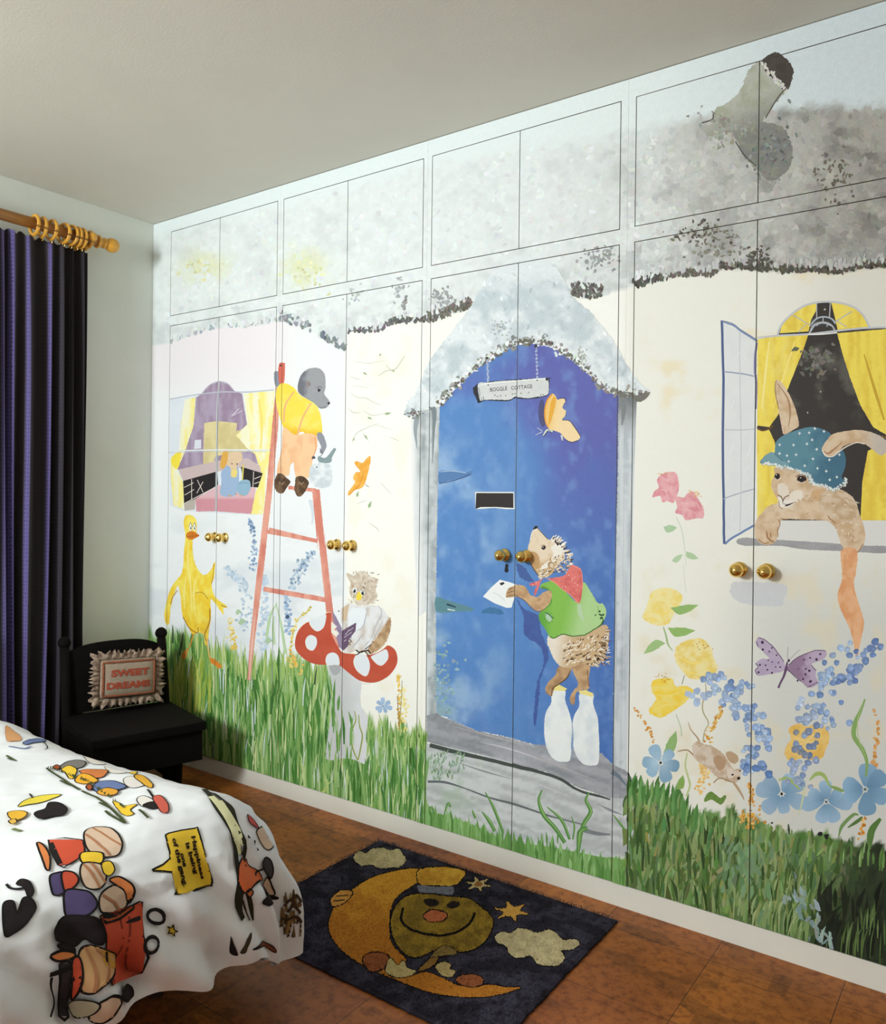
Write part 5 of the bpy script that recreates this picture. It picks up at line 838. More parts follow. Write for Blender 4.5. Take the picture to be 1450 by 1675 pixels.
# ================================================================== RUG
M_RUG=paintmat('tufted_wool',.95,.05,70.,420.,.9)
RX0,RX1,RY0,RY1,RT=-1.832,-.932,-.775,-.085,.012
RR=Fr(440,1340,2.417)
class Sheet(Paint): pass
rg=Sheet()
OUT=(30,26,26)
GOLD=lambda x,y:mixc((220,160,58),(194,126,48),sst(.35,.65,.5*fbm(x/14,y/10,401)+.5*sst(1400,1560,y)))
OLV=lambda x,y:mixc((166,134,50),(132,106,46),sst(.35,.65,fbm(x/12,y/9,403)))
CLD=lambda x,y:mixc((214,198,152),(188,172,132),sst(.35,.65,fbm(x/9,y/7,405)))
def rp(fr_,pts,col,ow=3.0,**k):
    q=fr_(pts)
    if ow: rg.stroke(np.vstack([smooth_closed(q,4),smooth_closed(q,4)[:1]]),ow*2,OUT,k=1,mot=.3,wob=.3)
    rg.poly(q,col,cell=5,mot=.35,rough=1.0,**k)
rp(RR,[(335,155),(355,128),(385,135),(410,118),(450,114),(480,125),(510,118),(530,140),(542,165),(515,190),(480,192),(440,195),(405,180),(365,183)],CLD,1.2)
rp(RR,[(895,465),(920,447),(960,450),(985,432),(1025,438),(1060,450),(1110,437),(1140,455),(1165,478),(1210,475),(1230,492),(1200,515),(1155,520),(1170,545),(1150,575),(1100,580),(1060,570),(1035,540),(990,550),(955,535),(935,500),(905,490)],CLD,1.6)
rp(RR,[(590,197),(480,210),(400,235),(330,280),(270,335),(238,400),(245,460),(290,520),(360,570),(440,610),(540,650),(640,685),(760,703),(880,700),(995,668),(940,665),(870,655),(760,660),(690,630),(620,605),(560,620),(480,600),(545,560),(490,500),(475,420),(490,330),(540,280),(585,250)],GOLD,1.6,k=3)
rp(RR,[(595,200),(700,190),(775,207),(760,240),(730,262),(650,262),(595,255)],lambda x,y:mixc((228,180,70),(206,150,56),sst(.4,.6,fbm(x/10,y/8,407))),1.6)
rp(RR,[(592,262),(660,268),(728,268),(722,300),(650,298),(600,292)],(126,126,136),0)
rp(RR,[(560,300),(640,298),(720,308),(790,315),(840,350),(885,395),(870,460),(820,510),(760,525),(700,510),(650,520),(580,548),(525,520),(490,460),(485,390),(510,335)],OLV,2.2)
rg.stroke(RR([(530,350),(525,400),(560,435),(620,455),(690,460),(750,445),(795,410),(815,370)]),4.2,OUT,mot=.3,wob=.4)
rp(RR,[(612,322),(640,315),(670,325),(665,342),(635,345)],(44,36,34),.6);rp(RR,[(705,340),(730,325),(755,335),(740,350),(715,352)],(44,36,34),.6)
rp(RR,[(610,385),(640,362),(680,365),(705,380),(685,402),(640,405)],(196,112,72),2.)
rp(RR,[(245,325),(260,300),(290,282),(330,288),(320,310),(290,335),(255,345)],(214,156,78),1.6);rg.stroke(RR([(255,325),(300,320)]),1.8,OUT);rg.stroke(RR([(265,305),(315,302)]),1.8,OUT)
rp(RR,[(372,560),(390,535),(430,528),(470,540),(475,570),(445,595),(400,600)],(156,92,56),2.);rp(RR,[(740,640),(760,620),(810,615),(845,630),(840,655),(790,662)],(156,92,56),2.)
rp(RR,[(462,600),(480,550),(510,580),(530,560),(550,590),(580,600),(560,620),(500,625)],(200,180,122),1.4);rp(RR,[(660,580),(690,565),(720,575),(715,595),(735,600),(725,625),(690,620),(670,605)],(196,172,116),1.4)
rp(RR,[(590,600),(640,550),(670,535),(660,570),(630,590)],(150,112,58),1.4);rp(RR,[(640,545),(690,500),(740,520),(735,535),(690,540)],(140,116,66),1.)
for c_,rad,kk in (((828,258),48,5),((960,365),66,5)):
    pts=[]
    for i in range(2*kk+2):
        a=i*PI/(kk+1)+.3;rr=rad*(1. if i%2==0 else .45);pts.append((c_[0]+rr*1.1*math.cos(a),c_[1]+rr*.62*math.sin(a)))
    rp(RR,pts,(206,184,130) if rad<60 else (222,170,84),1.4)
rg.dabs(RR([(828,258)]),7,5,0,[(160,110,60)],irr=.3)
RTt,RC,RO,RM=rg.arrays()
h=at(RTt[...,0],RTt[...,1],'z',RT);RV=h[...,:2]
def rugcol(x,y):
    n=fbm(x*22,y*22,411);c=mixc((48,45,54),(70,67,80),sst(.35,.65,n));return mixc(c,(34,31,35),.6*sst(.5,.8,fbm(x*60,y*60,413)))
nx,ny=int((RX1-RX0)/.008),int((RY1-RY0)/.008)
X,Y=np.meshgrid(np.linspace(RX0,RX1,nx),np.linspace(RY0,RY1,ny))
ed=np.minimum(np.minimum(X-RX0,RX1-X),np.minimum(Y-RY0,RY1-Y));Zg=RT-.006*np.exp(-ed/.006)
edge=ed<1e-6
jx=(fbm(X*90,Y*90,415)-.5)*.006*edge;V=np.stack([X+jx,Y+jx,Zg],-1).reshape(-1,3)
Cg=np.concatenate([lin(rugcol(X,Y)).reshape(-1,3),np.full((X.size,1),.5)],1)
i=np.arange(nx*ny).reshape(ny,nx);F=np.stack([i[:-1,:-1],i[:-1,1:],i[1:,1:],i[1:,:-1]],-1).reshape(-1,4).tolist()
rim=np.concatenate([i[0,:],i[1:,-1],i[-1,-2::-1],i[-2:0,0]]);nb=len(V);low=V[rim].copy();low[:,2]=.001
V=np.concatenate([V,low]);Cg=np.concatenate([Cg,np.tile(np.append(lin((40,36,40)),.4),(len(low),1))])
for k in range(len(rim)): k2=(k+1)%len(rim);F.append([int(rim[k]),int(nb+k),int(nb+k2),int(rim[k2])])
F.append([int(nb+k) for k in range(len(rim))][::-1])
ins=(RV[...,0].min(1)>RX0+.004)&(RV[...,0].max(1)<RX1-.004)&(RV[...,1].min(1)>RY0+.004)&(RV[...,1].max(1)<RY1-.004)
RV,RC,RO,RM=RV[ins],RC[ins],RO[ins],RM[ins]
tv=np.concatenate([RV.reshape(-1,2),(RT+.0004+np.repeat(RO,3)*3)[:,None]],1);cr=np.cross(RV[:,1]-RV[:,0],RV[:,2]-RV[:,0]);F3=(np.arange(len(tv))+len(V)).reshape(-1,3);F3[cr<0]=F3[cr<0][:,::-1]
V=np.concatenate([V,tv]);Cg=np.concatenate([Cg,np.concatenate([RC.reshape(-1,3),np.repeat(RM,3)[:,None]],1)])
# standing tufts of pile
nt_=26000;tx=RNG.uniform(RX0,RX1,nt_);ty=RNG.uniform(RY0,RY1,nt_)
def colour_at(tx,ty):
    c=lin(rugcol(tx,ty))
    a,b_,d=RV[:,0],RV[:,1],RV[:,2]
    # last painted triangle wins
    lo=RV.min(1);hi=RV.max(1);order=np.argsort(RO,kind='stable')
    for k in order:
        s=np.nonzero((tx>=lo[k,0])&(tx<=hi[k,0])&(ty>=lo[k,1])&(ty<=hi[k,1]))[0]
        if len(s)==0: continue
        p=np.stack([tx[s],ty[s]],1);v0=b_[k]-a[k];v1=d[k]-a[k];v2=p-a[k];den=v0[0]*v1[1]-v1[0]*v0[1]
        if abs(den)<1e-14: continue
        u=(v2[:,0]*v1[1]-v1[0]*v2[:,1])/den;w=(v0[0]*v2[:,1]-v2[:,0]*v0[1])/den
        q=s[(u>=0)&(w>=0)&(u+w<=1)]
        c[q]=RC[k].mean(0)
    return c
tc_=colour_at(tx,ty)*(1+RNG.normal(0,.16,(nt_,1)));ang=RNG.uniform(0,2*PI,nt_);r_=.0014;hh=RNG.uniform(.002,.0046,nt_)
lx,ly=RNG.normal(0,.0012,nt_),RNG.normal(0,.0012,nt_)
P0=np.stack([tx+r_*np.cos(ang),ty+r_*np.sin(ang),np.full(nt_,RT)],1);P1=np.stack([tx+r_*np.cos(ang+2.1),ty+r_*np.sin(ang+2.1),np.full(nt_,RT)],1);P2=np.stack([tx+r_*np.cos(ang+4.2),ty+r_*np.sin(ang+4.2),np.full(nt_,RT)],1);P3=np.stack([tx+lx,ty+ly,RT+hh],1)
tv=np.stack([P0,P1,P2,P3],1).reshape(-1,3);k=np.arange(nt_)*4+len(V);F3b=np.concatenate([np.stack([k,k+1,k+3],1),np.stack([k+1,k+2,k+3],1),np.stack([k+2,k,k+3],1)])
V=np.concatenate([V,tv]);Cg=np.concatenate([Cg,np.concatenate([np.repeat(np.clip(tc_,0,1),4,0),np.full((nt_*4,1),.3)],1)])
o=put('rug',V,F+F3.tolist()+F3b.tolist(),M_RUG)
o.data.color_attributes.new('paint','FLOAT_COLOR','POINT').data.foreach_set('color',Cg.astype(np.float32).ravel())
tag(o,'dark tufted rug with a gold crescent moon, smiling face and clouds on the tiled floor','rug')
# ================================================================== BED + DUVET
M_BEDW=mat('bed_dark_wood',(52,36,28),.5,.2,5,stretch=(1,8,8));M_MATT=mat('mattress_ticking',(206,200,188),.8,.05,20)
BX0,BX1,BY0,BY1=-3.14,-1.62,-1.92,-1.02
bed=empty('bed',((BX0+BX1)/2,(BY0+BY1)/2,0),'low single bed under the white printed duvet, left of the rug','bed');binv=Matrix.Translation(-bed.location)
def bp_(name,f,m,sm=False):
    bm=bmesh.new();f(bm);o=putbm(name,bm,m,bed,sm);o.matrix_parent_inverse=binv;return o
bp_('mattress',lambda bm:box(bm,BX0+.01,BX1-.02,BY0+.02,BY1-.02,.25,.43,.03),M_MATT)
bp_('bed_frame',lambda bm:(box(bm,BX0+.01,BX1-.03,BY0+.02,BY0+.045,.16,.25,.004),box(bm,BX0+.01,BX1-.03,BY1-.045,BY1-.02,.16,.25,.004),box(bm,BX1-.055,BX1-.03,BY0+.045,BY1-.045,.16,.25,.004),box(bm,BX0+.01,BX1-.06,BY0+.045,BY1-.045,.20,.245)),M_BEDW)
for x in (BX0+.04,BX1-.09):
    for y in (BY0+.07,BY1-.07): bp_('leg',lambda bm:lathe(bm,[(0,0),(.018,0),(.028,.16),(.028,.2),(0,.2)],12,Matrix.Translation((x,y,0))),M_BEDW)
bp_('headboard',lambda bm:box(bm,BX0-.03,BX0,BY0,BY1,.0,.78,.01),M_BEDW)
# duvet surface: unfolded plane (a,b) -> draped sheet.  inner top ends at (XI,YI); skirt profile by arc length
XI,YI,HT=-1.60,-1.09,.50
PR=[(0,.0,0.),(.04,.04,-.002),(.08,.079,-.010),(.12,.116,-.026),(.16,.149,-.049),(.20,.177,-.078),(.24,.200,-.112),(.28,.217,-.148),(.34,.234,-.206),(.40,.243,-.266),(.46,.247,-.326),(.52,.246,-.386),(.58,.24,-.446)]
PL=np.array([p[0] for p in PR]);PRr=np.array([p[1] for p in PR]);PZ=np.array([p[2] for p in PR])
LMAX=.50
def duvet(a,b,off=0.):
    a=np.asarray(a,float);b=np.asarray(b,float)
    cx=np.minimum(a,XI);cy=np.minimum(b,YI);dx=a-cx;dy=b-cy;L=np.hypot(dx,dy);ux=np.where(L>1e-9,dx/np.maximum(L,1e-9),0);uy=np.where(L>1e-9,dy/np.maximum(L,1e-9),0)
    th=np.arctan2(uy,ux)
    s=cy*1.0+cx*-.0+th*.22-cx*0      # coordinate running along the rim
    s=np.where(a>XI,cy+th*.25,cx*-1+2.)
    fold=(np.sin(s*34+2*fbm(s*3,a*2,501))+.6*np.sin(s*61+1.3))*.5
    amp=sst(.05,.42,L)*.030
    Lc=L
    r=np.interp(Lc,PL,PRr)+fold*amp; z=HT+np.interp(Lc,PL,PZ)
    puff=.020*(fbm(a*4.,b*4.,503)-.5)*(1-sst(.2,.4,L))+.012*(fbm(a*9,b*7,505)-.5)+.012*np.sin((a*5.2+b*3.1))*(L<.2)
    # diagonal creases on the foot end
    cre=.030*(np.abs(np.sin((b*1.0+z*.9)*24+2.2*fbm(b*3,z*3,507)))**1.5-.5)*sst(.10,.3,L)*(a>XI)
    z=z+puff*(1-.6*sst(.3,.5,L)); r=r+cre
    sag=.012*sst(-1.75,-2.8,cx)
    return np.stack([cx+ux*r,cy+uy*r,z-sag],-1)
M_DUV=paintmat('printed_cotton',.8,.15,9.,60.,.0)
st=.0105
ga=np.linspace(BX0,XI,int((XI-BX0)/st)+1);gb=np.linspace(BY0-.02,YI,int((YI-BY0)/st)+1)
def hem(cx,cy,th):      # how far the skirt hangs: long round the far corner, shorter across the foot
    t=np.clip(th/(PI/2),0,1)
    return np.where(th>1e-6,.42+.10*np.sin(np.minimum(t*1.6,1)*PI/2),.42-.045*sst(YI-.02,YI-.4,cy))+.008*np.sin(cy*23+cx*17+th*8)
per=[(x,YI,PI/2) for x in ga]+[(XI,YI,t) for t in np.linspace(PI/2,0,40)[1:-1]]+[(XI,y,0.) for y in gb[::-1]]
MS=46;PVt=[];Q=[];key={}
def vid(a,b):
    k=(round(a,6),round(b,6))
    if k not in key: key[k]=len(PVt);PVt.append((a,b))
    return key[k]
for i_ in range(len(ga)-1):
    for j_ in range(len(gb)-1): Q.append((vid(ga[i_],gb[j_]),vid(ga[i_+1],gb[j_]),vid(ga[i_+1],gb[j_+1]),vid(ga[i_],gb[j_+1])))
cols_=[]
for (x,y,t) in per:
    h_=float(hem(x,y,t));cols_.append([vid(x+math.cos(t)*h_*k/MS if t<PI/2-1e-6 else x,y+math.sin(t)*h_*k/MS) for k in range(MS+1)])
for c0,c1 in zip(cols_,cols_[1:]):
    for k in range(MS): Q.append((c0[k],c1[k],c1[k+1],c0[k+1]) if c0[k]!=c1[k] else (c0[k],c1[k+1],c0[k+1],None))
AB=np.array(PVt);SV=duvet(AB[:,0],AB[:,1])
tri=[]
for f in Q:
    if f[3] is None: tri.append(f[:3])
    else: tri+=[(f[0],f[1],f[2]),(f[0],f[2],f[3])]
tri=np.array(tri)
n2=(AB[tri[:,1],0]-AB[tri[:,0],0])*(AB[tri[:,2],1]-AB[tri[:,0],1])-(AB[tri[:,1],1]-AB[tri[:,0],1])*(AB[tri[:,2],0]-AB[tri[:,0],0])
tri[n2<0]=tri[n2<0][:,::-1]
fn=np.cross(SV[tri[:,1]]-SV[tri[:,0]],SV[tri[:,2]]-SV[tri[:,0]]);NV_=np.zeros_like(SV)
for k in range(3): np.add.at(NV_,tri[:,k],fn)
NV_/=np.maximum(np.linalg.norm(NV_,axis=1,keepdims=True),1e-12)
bvh=BVHTree.FromPolygons([tuple(v) for v in SV],tri.tolist());bvh2=BVHTree.FromPolygons([(v[0],v[1],0.) for v in AB],tri.tolist())
def lay(pts):      # unfolded (a,b) -> position and normal on the draped mesh
    P=np.zeros((len(pts),3));Nn=np.zeros((len(pts),3))
    for k,p in enumerate(pts):
        h=bvh2.find_nearest(Vector((p[0],p[1],0.)));t=tri[h[2]];T=AB[t];v0=T[1]-T[0];v1=T[2]-T[0];v2=np.array(h[0][:2])-T[0];den=v0[0]*v1[1]-v1[0]*v0[1]
        u=(v2[0]*v1[1]-v1[0]*v2[1])/den;w_=(v0[0]*v2[1]-v2[0]*v0[1])/den;b3=np.array([1-u-w_,u,w_]);P[k]=b3@SV[t];Nn[k]=b3@NV_[t]
    Nn/=np.maximum(np.linalg.norm(Nn,axis=1,keepdims=True),1e-12)
    return P,Nn
def unfold(pts):
    o=[]
    for p in np.asarray(pts,float).reshape(-1,2):
        d=ray(p[0],p[1]);h=bvh.ray_cast(Vector(CAM),Vector(d))
        if h[0] is None: o.append((np.nan,np.nan));continue
        t=tri[h[2]];T=SV[t];M=np.stack([T[1]-T[0],T[2]-T[0]],1);uv=np.linalg.lstsq(M,np.array(h[0])-T[0],rcond=None)[0];o.append(AB[t[0]]+uv[0]*(AB[t[1]]-AB[t[0]])+uv[1]*(AB[t[2]]-AB[t[0]]))
    return np.array(o)
RD=Fr(0,1160,2.9)
class Duv:
    def __init__(s): s.p=Paint((-3400,-2000),(2400,1600),12.,1.5e-4)
    def ab(s,pts,off=None):
        u=unfold(RD(pts));return u[~np.isnan(u[:,0])]*1000.
    def poly(s,pts,col,smooth=True,ow=1.2,oc=(30,26,24),**k):
        u=s.ab(pts)
        if len(u)<3: return
        if ow:
            c=smooth_closed(u,4) if smooth else u
            s.p.poly(u,col,smooth=smooth,cell=7,mot=.06,**k);s.p.stroke(np.vstack([c,c[:1]]),ow*3.2,oc,k=2,mot=.1)
        else: s.p.poly(u,col,smooth=smooth,cell=7,mot=.06,**k)
    def stroke(s,pts,w,col=(34,30,28),**k):
        u=s.ab(pts)
        if len(u)<2: return
        s.p.stroke(u,np.asarray(w)*3.2,col,mot=.1,**k)
dv=Duv()
ORG=(214,128,72);RED=(206,84,58);YEL=(240,200,60);BLK=(38,32,32);TAN=(214,186,160);PUR=(84,74,112);BRN=(168,84,48);BLU=(110,126,170)
# speech bubble and its words
dv.poly([(785,605),(800,592),(925,568),(938,572),(970,690),(1005,810),(1000,830),(985,838),(845,878),(835,870),(815,775),(725,770),(735,758),(805,712),(795,650)],YEL,smooth=False,ow=1.3)
def dtext(s_,p0,p1,h):
    V,Fc=text_mesh(s_,.045);lo=V.min(0);hi=V.max(0);u=(V[:,0]-lo[0])/(hi[0]-lo[0]);v=V[:,1]/.7
    p0=np.array(p0,float);p1=np.array(p1,float);d=p1-p0;n=np.array([d[1],-d[0]])/np.hypot(*d)
    P=unfold(RD(p0+u[:,None]*d+v[:,None]*n*h))*1000.
    t=P[np.array(Fc)];t=t[~np.isnan(t).any((1,2))];dv.p.add(t,np.broadcast_to(np.array([44.,30,20]),t.shape[:2]+(3,)),.05);dv.p.O[-1]=dv.p.O[-1]+5e-4
dtext('Happiness',(905,608),(952,808),19);dtext('is being',(877,640),(920,785),19);dtext('one',(852,688),(866,752),19);dtext('of the gang.',(815,618),(868,846),19)
# printed shapes (plain, no figures): discs, boxes, pennants, ribbons, tufts of grass
dv.poly([(400,590),(440,565),(510,565),(560,595),(580,640),(565,690),(520,705),(460,700),(410,660)],TAN);dv.poly([(395,640),(385,625),(230,625),(275,745),(330,740),(400,690)],RED,smooth=False);dv.stroke([(240,640),(262,690),(285,740)],3)
dv.poly([(175,640),(205,650),(235,700),(235,765),(215,760),(195,700)],ORG);dv.poly([(378,700),(400,685),(470,685),(490,700),(480,735),(420,740),(385,730)],YEL);dv.poly([(380,760),(400,735),(470,740),(500,775),(495,830),(460,860),(410,855),(382,810)],TAN);dv.poly([(480,740),(520,728),(542,765),(520,795),(490,785)],YEL,ow=.8)
dv.poly([(235,800),(270,780),(300,785),(305,870),(250,880)],PUR);dv.poly([(290,785),(340,780),(370,810),(355,845),(305,870)],RED);dv.poly([(305,870),(400,868),(445,900),(455,940),(400,985),(310,980)],PUR)
dv.poly([(470,890),(540,840),(590,860),(600,920),(560,960),(480,970)],TAN);dv.poly([(515,820),(560,800),(620,830),(635,870),(600,915),(580,860)],ORG)
dv.poly([(475,985),(620,935),(672,915),(675,1080),(678,1240),(525,1312),(500,1140)],(196,82,56),smooth=False);dv.stroke([(560,1000),(555,1150),(530,1300)],1.6,(130,54,40));dv.stroke([(605,990),(600,1130),(605,1270)],1.6,(130,54,40));dv.poly([(480,985),(560,975),(620,935),(622,955),(560,1000),(485,1012)],BRN)
dv.poly([(250,1080),(265,1030),(310,985),(400,985),(465,1010),(490,1060),(485,1110),(440,1110),(400,1090),(350,1130),(290,1115)],BLK);dv.poly([(588,1020),(620,1000),(668,985),(660,1005),(620,1018)],BLK,ow=0)
dv.poly([(232,1175),(280,1155),(345,1165),(335,1190),(270,1200)],ORG);dv.poly([(262,1125),(330,1130),(345,1160),(290,1150)],BLK)
dv.poly([(365,1170),(400,1130),(470,1130),(535,1160),(530,1250),(495,1310),(440,1340),(385,1320),(370,1240)],(206,160,112));dv.poly([(480,1140),(530,1165),(530,1235),(490,1225)],(200,150,64),ow=0);dv.poly([(330,1220),(370,1190),(380,1320),(340,1360)],RED);dv.poly([(275,1210),(330,1210),(325,1350),(310,1470),(262,1465),(275,1340)],(52,46,48),smooth=False);dv.stroke([(235,1250),(330,1225)],2.6);dv.stroke([(245,1260),(240,1380),(225,1470)],1.3)
dv.poly([(430,1470),(450,1400),(520,1360),(560,1375),(545,1430),(490,1475)],TAN);dv.poly([(565,1350),(580,1322),(610,1330),(615,1365),(590,1388),(568,1378)],BLK)
dv.poly([(335,1375),(400,1365),(480,1390),(430,1440),(360,1470),(320,1450)],(190,186,160),ow=.8)
# a ring, a star and a leaf beside the box
c_=[(735+42*math.cos(t),985+36*math.sin(t)) for t in np.linspace(0,2*PI,13)];dv.stroke(c_,2.2);c_=[(715+30*math.cos(t),1120+34*math.sin(t)) for t in np.linspace(0,2*PI,13)];dv.stroke(c_,1.8)
dv.poly([(812+(30 if k%2==0 else 13)*math.cos(k*PI/5),1050+(36 if k%2==0 else 15)*math.sin(k*PI/5)) for k in range(10)],YEL,smooth=False,ow=.8)
# left black shape
dv.poly([(15,930),(60,915),(80,970),(110,900),(150,905),(168,950),(130,1010),(70,1060),(20,1070)],BLK);dv.poly([(80,835),(100,812),(140,825),(158,870),(135,895),(115,850)],BLK);dv.stroke([(30,835),(50,855),(85,858),(120,850)],1.6)
for a_ in [[(405,600),(470,650),(520,700)],[(440,568),(510,610),(575,650)],[(395,745),(440,800),(470,855)],[(430,738),(470,790),(495,830)],[(480,890),(530,920),(560,958)],[(400,1135),(440,1230),(450,1335)],[(445,1130),(500,1210),(500,1300)]]: dv.stroke(a_,1.5,(176,120,84))
# upper shapes
dv.poly([(30,80),(100,82),(180,95),(225,115),(180,130),(100,140),(60,155),(30,145)],(216,160,110),ow=.5,oc=(190,130,90));dv.poly([(110,160),(150,145),(215,148),(205,158),(150,165),(120,172)],BLU,ow=.8);dv.stroke([(40,180),(110,190),(150,180)],2,BLU);dv.stroke([(205,155),(225,185),(210,195)],1.1);dv.stroke([(30,222),(75,248)],2.2,(80,96,60));dv.stroke([(35,235),(60,245)],1.6,(60,70,50))
dv.poly([(395,225),(430,205),(490,212),(525,235),(500,262),(430,260)],(232,226,216),ow=.9,oc=(120,112,106));dv.poly([(500,275),(530,258),(580,270),(600,300),(560,308),(515,300)],(234,228,220),ow=.7,oc=(150,140,134));dv.poly([(585,340),(610,322),(660,330),(690,360),(650,375),(605,370)],(234,228,220),ow=.8,oc=(130,122,114))
dv.poly([(280,280),(320,252),(380,245),(408,258),(385,280),(320,290)],(128,124,118));dv.poly([(290,290),(330,272),(365,290),(350,330),(325,330),(310,305)],YEL,ow=.9);dv.poly([(380,295),(440,290),(510,295),(490,325),(430,330),(390,312)],ORG,ow=.9);dv.poly([(355,345),(385,312),(430,318),(465,345),(400,360)],(238,176,54),ow=.9)
dv.poly([(440,372),(480,348),(550,348),(600,372),(560,388),(510,378),(460,398)],BLU,ow=1);dv.poly([(460,400),(510,380),(560,392),(545,412),(490,416)],(236,170,60),ow=.9);dv.poly([(408,375),(425,362),(440,376),(425,392)],BRN,ow=1);dv.poly([(250,280),(270,268),(285,280),(268,292)],BRN,ow=1)
dv.poly([(575,255),(605,262),(650,300),(640,312),(610,305)],YEL,ow=.9);dv.poly([(635,320),(680,320),(725,360),(712,378),(670,352)],(232,176,60),ow=.9);dv.stroke([(700,385),(730,425)],1.6)
dv.poly([(535,440),(570,450),(590,462),(650,455),(620,480),(635,500),(600,510),(560,480)],YEL,ow=.7);dv.poly([(650,430),(680,415),(720,430),(730,445),(690,470),(660,455)],(232,226,218),ow=.8);dv.poly([(680,460),(725,445),(745,470),(710,478)],BLK);dv.poly([(725,425),(760,415),(795,450),(800,490),(770,498),(745,465)],(206,96,80),ow=.8)
for a in [[(220,285),(300,340),(380,390)],[(390,395),(480,440),(560,510),(595,550)],[(470,450),(530,480)],[(500,490),(590,548)],[(660,485),(705,525)],[(285,345),(350,372)]]: dv.stroke(a,2,(70,78,48))
for _ in range(60):
    t=W(0,1);x=225+370*t;y=285+130*t+120*max(0,t-.5)*1.1;dv.stroke([(x,y),(x+W(-4,10),y-W(6,14))],[.9,.5],(74,88,50),k=1)
dv.poly([(85,465),(130,430),(200,412),(290,408),(230,435),(140,455)],(238,216,80),ow=.8);dv.stroke([(140,405),(155,425)],1.3);dv.poly([(165,500),(215,480),(235,450),(280,452),(318,480),(300,508),(250,515),(190,528)],BLK);dv.poly([(35,500),(90,490),(130,500),(110,525),(60,535)],(232,180,60),ow=.8);dv.poly([(40,540),(70,530),(80,545),(55,555)],(226,180,80),ow=.9);dv.stroke([(60,570),(100,582)],3,(120,130,80))
# printed tree trunk running down the foot end, grass at its root
for a,w in [([(968,385),(1010,440),(1060,520),(1100,590),(1112,660),(1125,760),(1135,880),(1150,1000)],4.5),([(1000,410),(1060,480),(1095,560),(1130,640),(1155,705)],1.6),([(985,400),(1045,430),(1100,480),(1130,570),(1160,660),(1165,760)],3),([(1060,440),(1095,500),(1110,560)],1.5),([(1175,880),(1190,940),(1195,1000)],3.),([(1150,900),(1165,960),(1180,1005)],1.2)]: dv.stroke(a,w,(46,44,30))
for a,w in [([(1000,420),(1070,510),(1112,600),(1130,690)],5),([(1040,440),(1095,520),(1140,640)],4)]: dv.stroke(a,w,(226,224,176))
dv.poly([(1125,800),(1130,740),(1160,712),(1175,745),(1225,775),(1235,815),(1200,840),(1165,870),(1140,850)],(220,112,66));dv.poly([(1240,735),(1255,706),(1280,720),(1292,765),(1280,800),(1255,770)],(70,66,66));dv.poly([(1240,830),(1262,795),(1285,830),(1290,880),(1260,880)],(216,186,160));dv.poly([(1250,905),(1280,880),(1300,895),(1285,925),(1258,925)],BLK);dv.stroke([(1205,795),(1235,760),(1250,750)],1.5)
dv.poly([(1165,870),(1180,855),(1195,870),(1180,890)],(200,110,70))
for p in [(1172,602),(1198,625),(1212,660)]: dv.stroke([p,(p[0]+6,p[1]+14)],[.5,2.4],BLK,k=1)
dv.poly([(1215,585),(1240,560),(1270,610),(1290,660),(1260,665),(1235,635)],(222,196,170),ow=.8);dv.poly([(1170,505),(1200,530),(1225,570),(1205,560),(1180,540)],(196,90,86),ow=.8)
for _ in range(46):
    x=W(1330,1425);y=W(900,1090);dv.stroke([(x,y),(x+W(-8,8),y-W(20,60))],[2,.5],random.choice([(70,56,34),(96,78,46),(120,96,60),(150,120,70)]),k=1)
for a in [[(1345,930),(1375,900),(1400,930)],[(1360,960),(1390,930),(1420,965)],[(1380,900),(1400,880),(1425,915)],[(1350,1000),(1400,980),(1425,1010)]]: dv.stroke(a,2,(70,50,32))
dv.poly([(1090,1150),(1095,1075),(1110,1110),(1130,1165)],BLK,ow=0);dv.poly([(1140,1150),(1170,1090),(1190,1060),(1180,1120),(1165,1155)],(70,60,44),ow=0);dv.poly([(1200,1140),(1240,1105),(1290,1120),(1300,1150)],(140,76,50),ow=.8)
DT,DC,DO,DM=dv.p.arrays()
flat=(DT.reshape(-1,2)/1000.);P3,N3=lay(flat);P3=P3+N3*(.0019+np.repeat(DO,3))[:,None]
cr=np.cross(DT[:,1]-DT[:,0],DT[:,2]-DT[:,0]);F3=(np.arange(len(flat))+len(SV)).reshape(-1,3);F3[cr<0]=F3[cr<0][:,::-1]
base=np.tile(np.append(lin((238,240,241)),.05),(len(SV),1))
ofs=len(SV)+len(P3);U=SV-NV_*.018
V=np.concatenate([SV,P3,U]);NA=np.concatenate([NV_,N3,-NV_]);Cc=np.concatenate([base,np.concatenate([DC.reshape(-1,3),np.repeat(DM,3)[:,None]],1),base])
from collections import Counter
ec=Counter()
for f in tri.tolist():
    for k in range(3): ec[(min(f[k],f[(k+1)%3]),max(f[k],f[(k+1)%3]))]+=1
rimf=[[a,b_,b_+ofs,a+ofs] for (a,b_),n_ in ec.items() if n_==1]
o=put('duvet',V,tri.tolist()+F3.tolist()+(tri[:,::-1]+ofs).tolist()+rimf,M_DUV,smooth=True)
o.data.normals_split_custom_set_from_vertices([tuple(v) for v in NA])
o.data.color_attributes.new('paint','FLOAT_COLOR','POINT').data.foreach_set('color',Cc.astype(np.float32).ravel())
tag(o,'white cotton duvet printed with coloured shapes and a yellow speech bubble, draped over the bed','duvet')
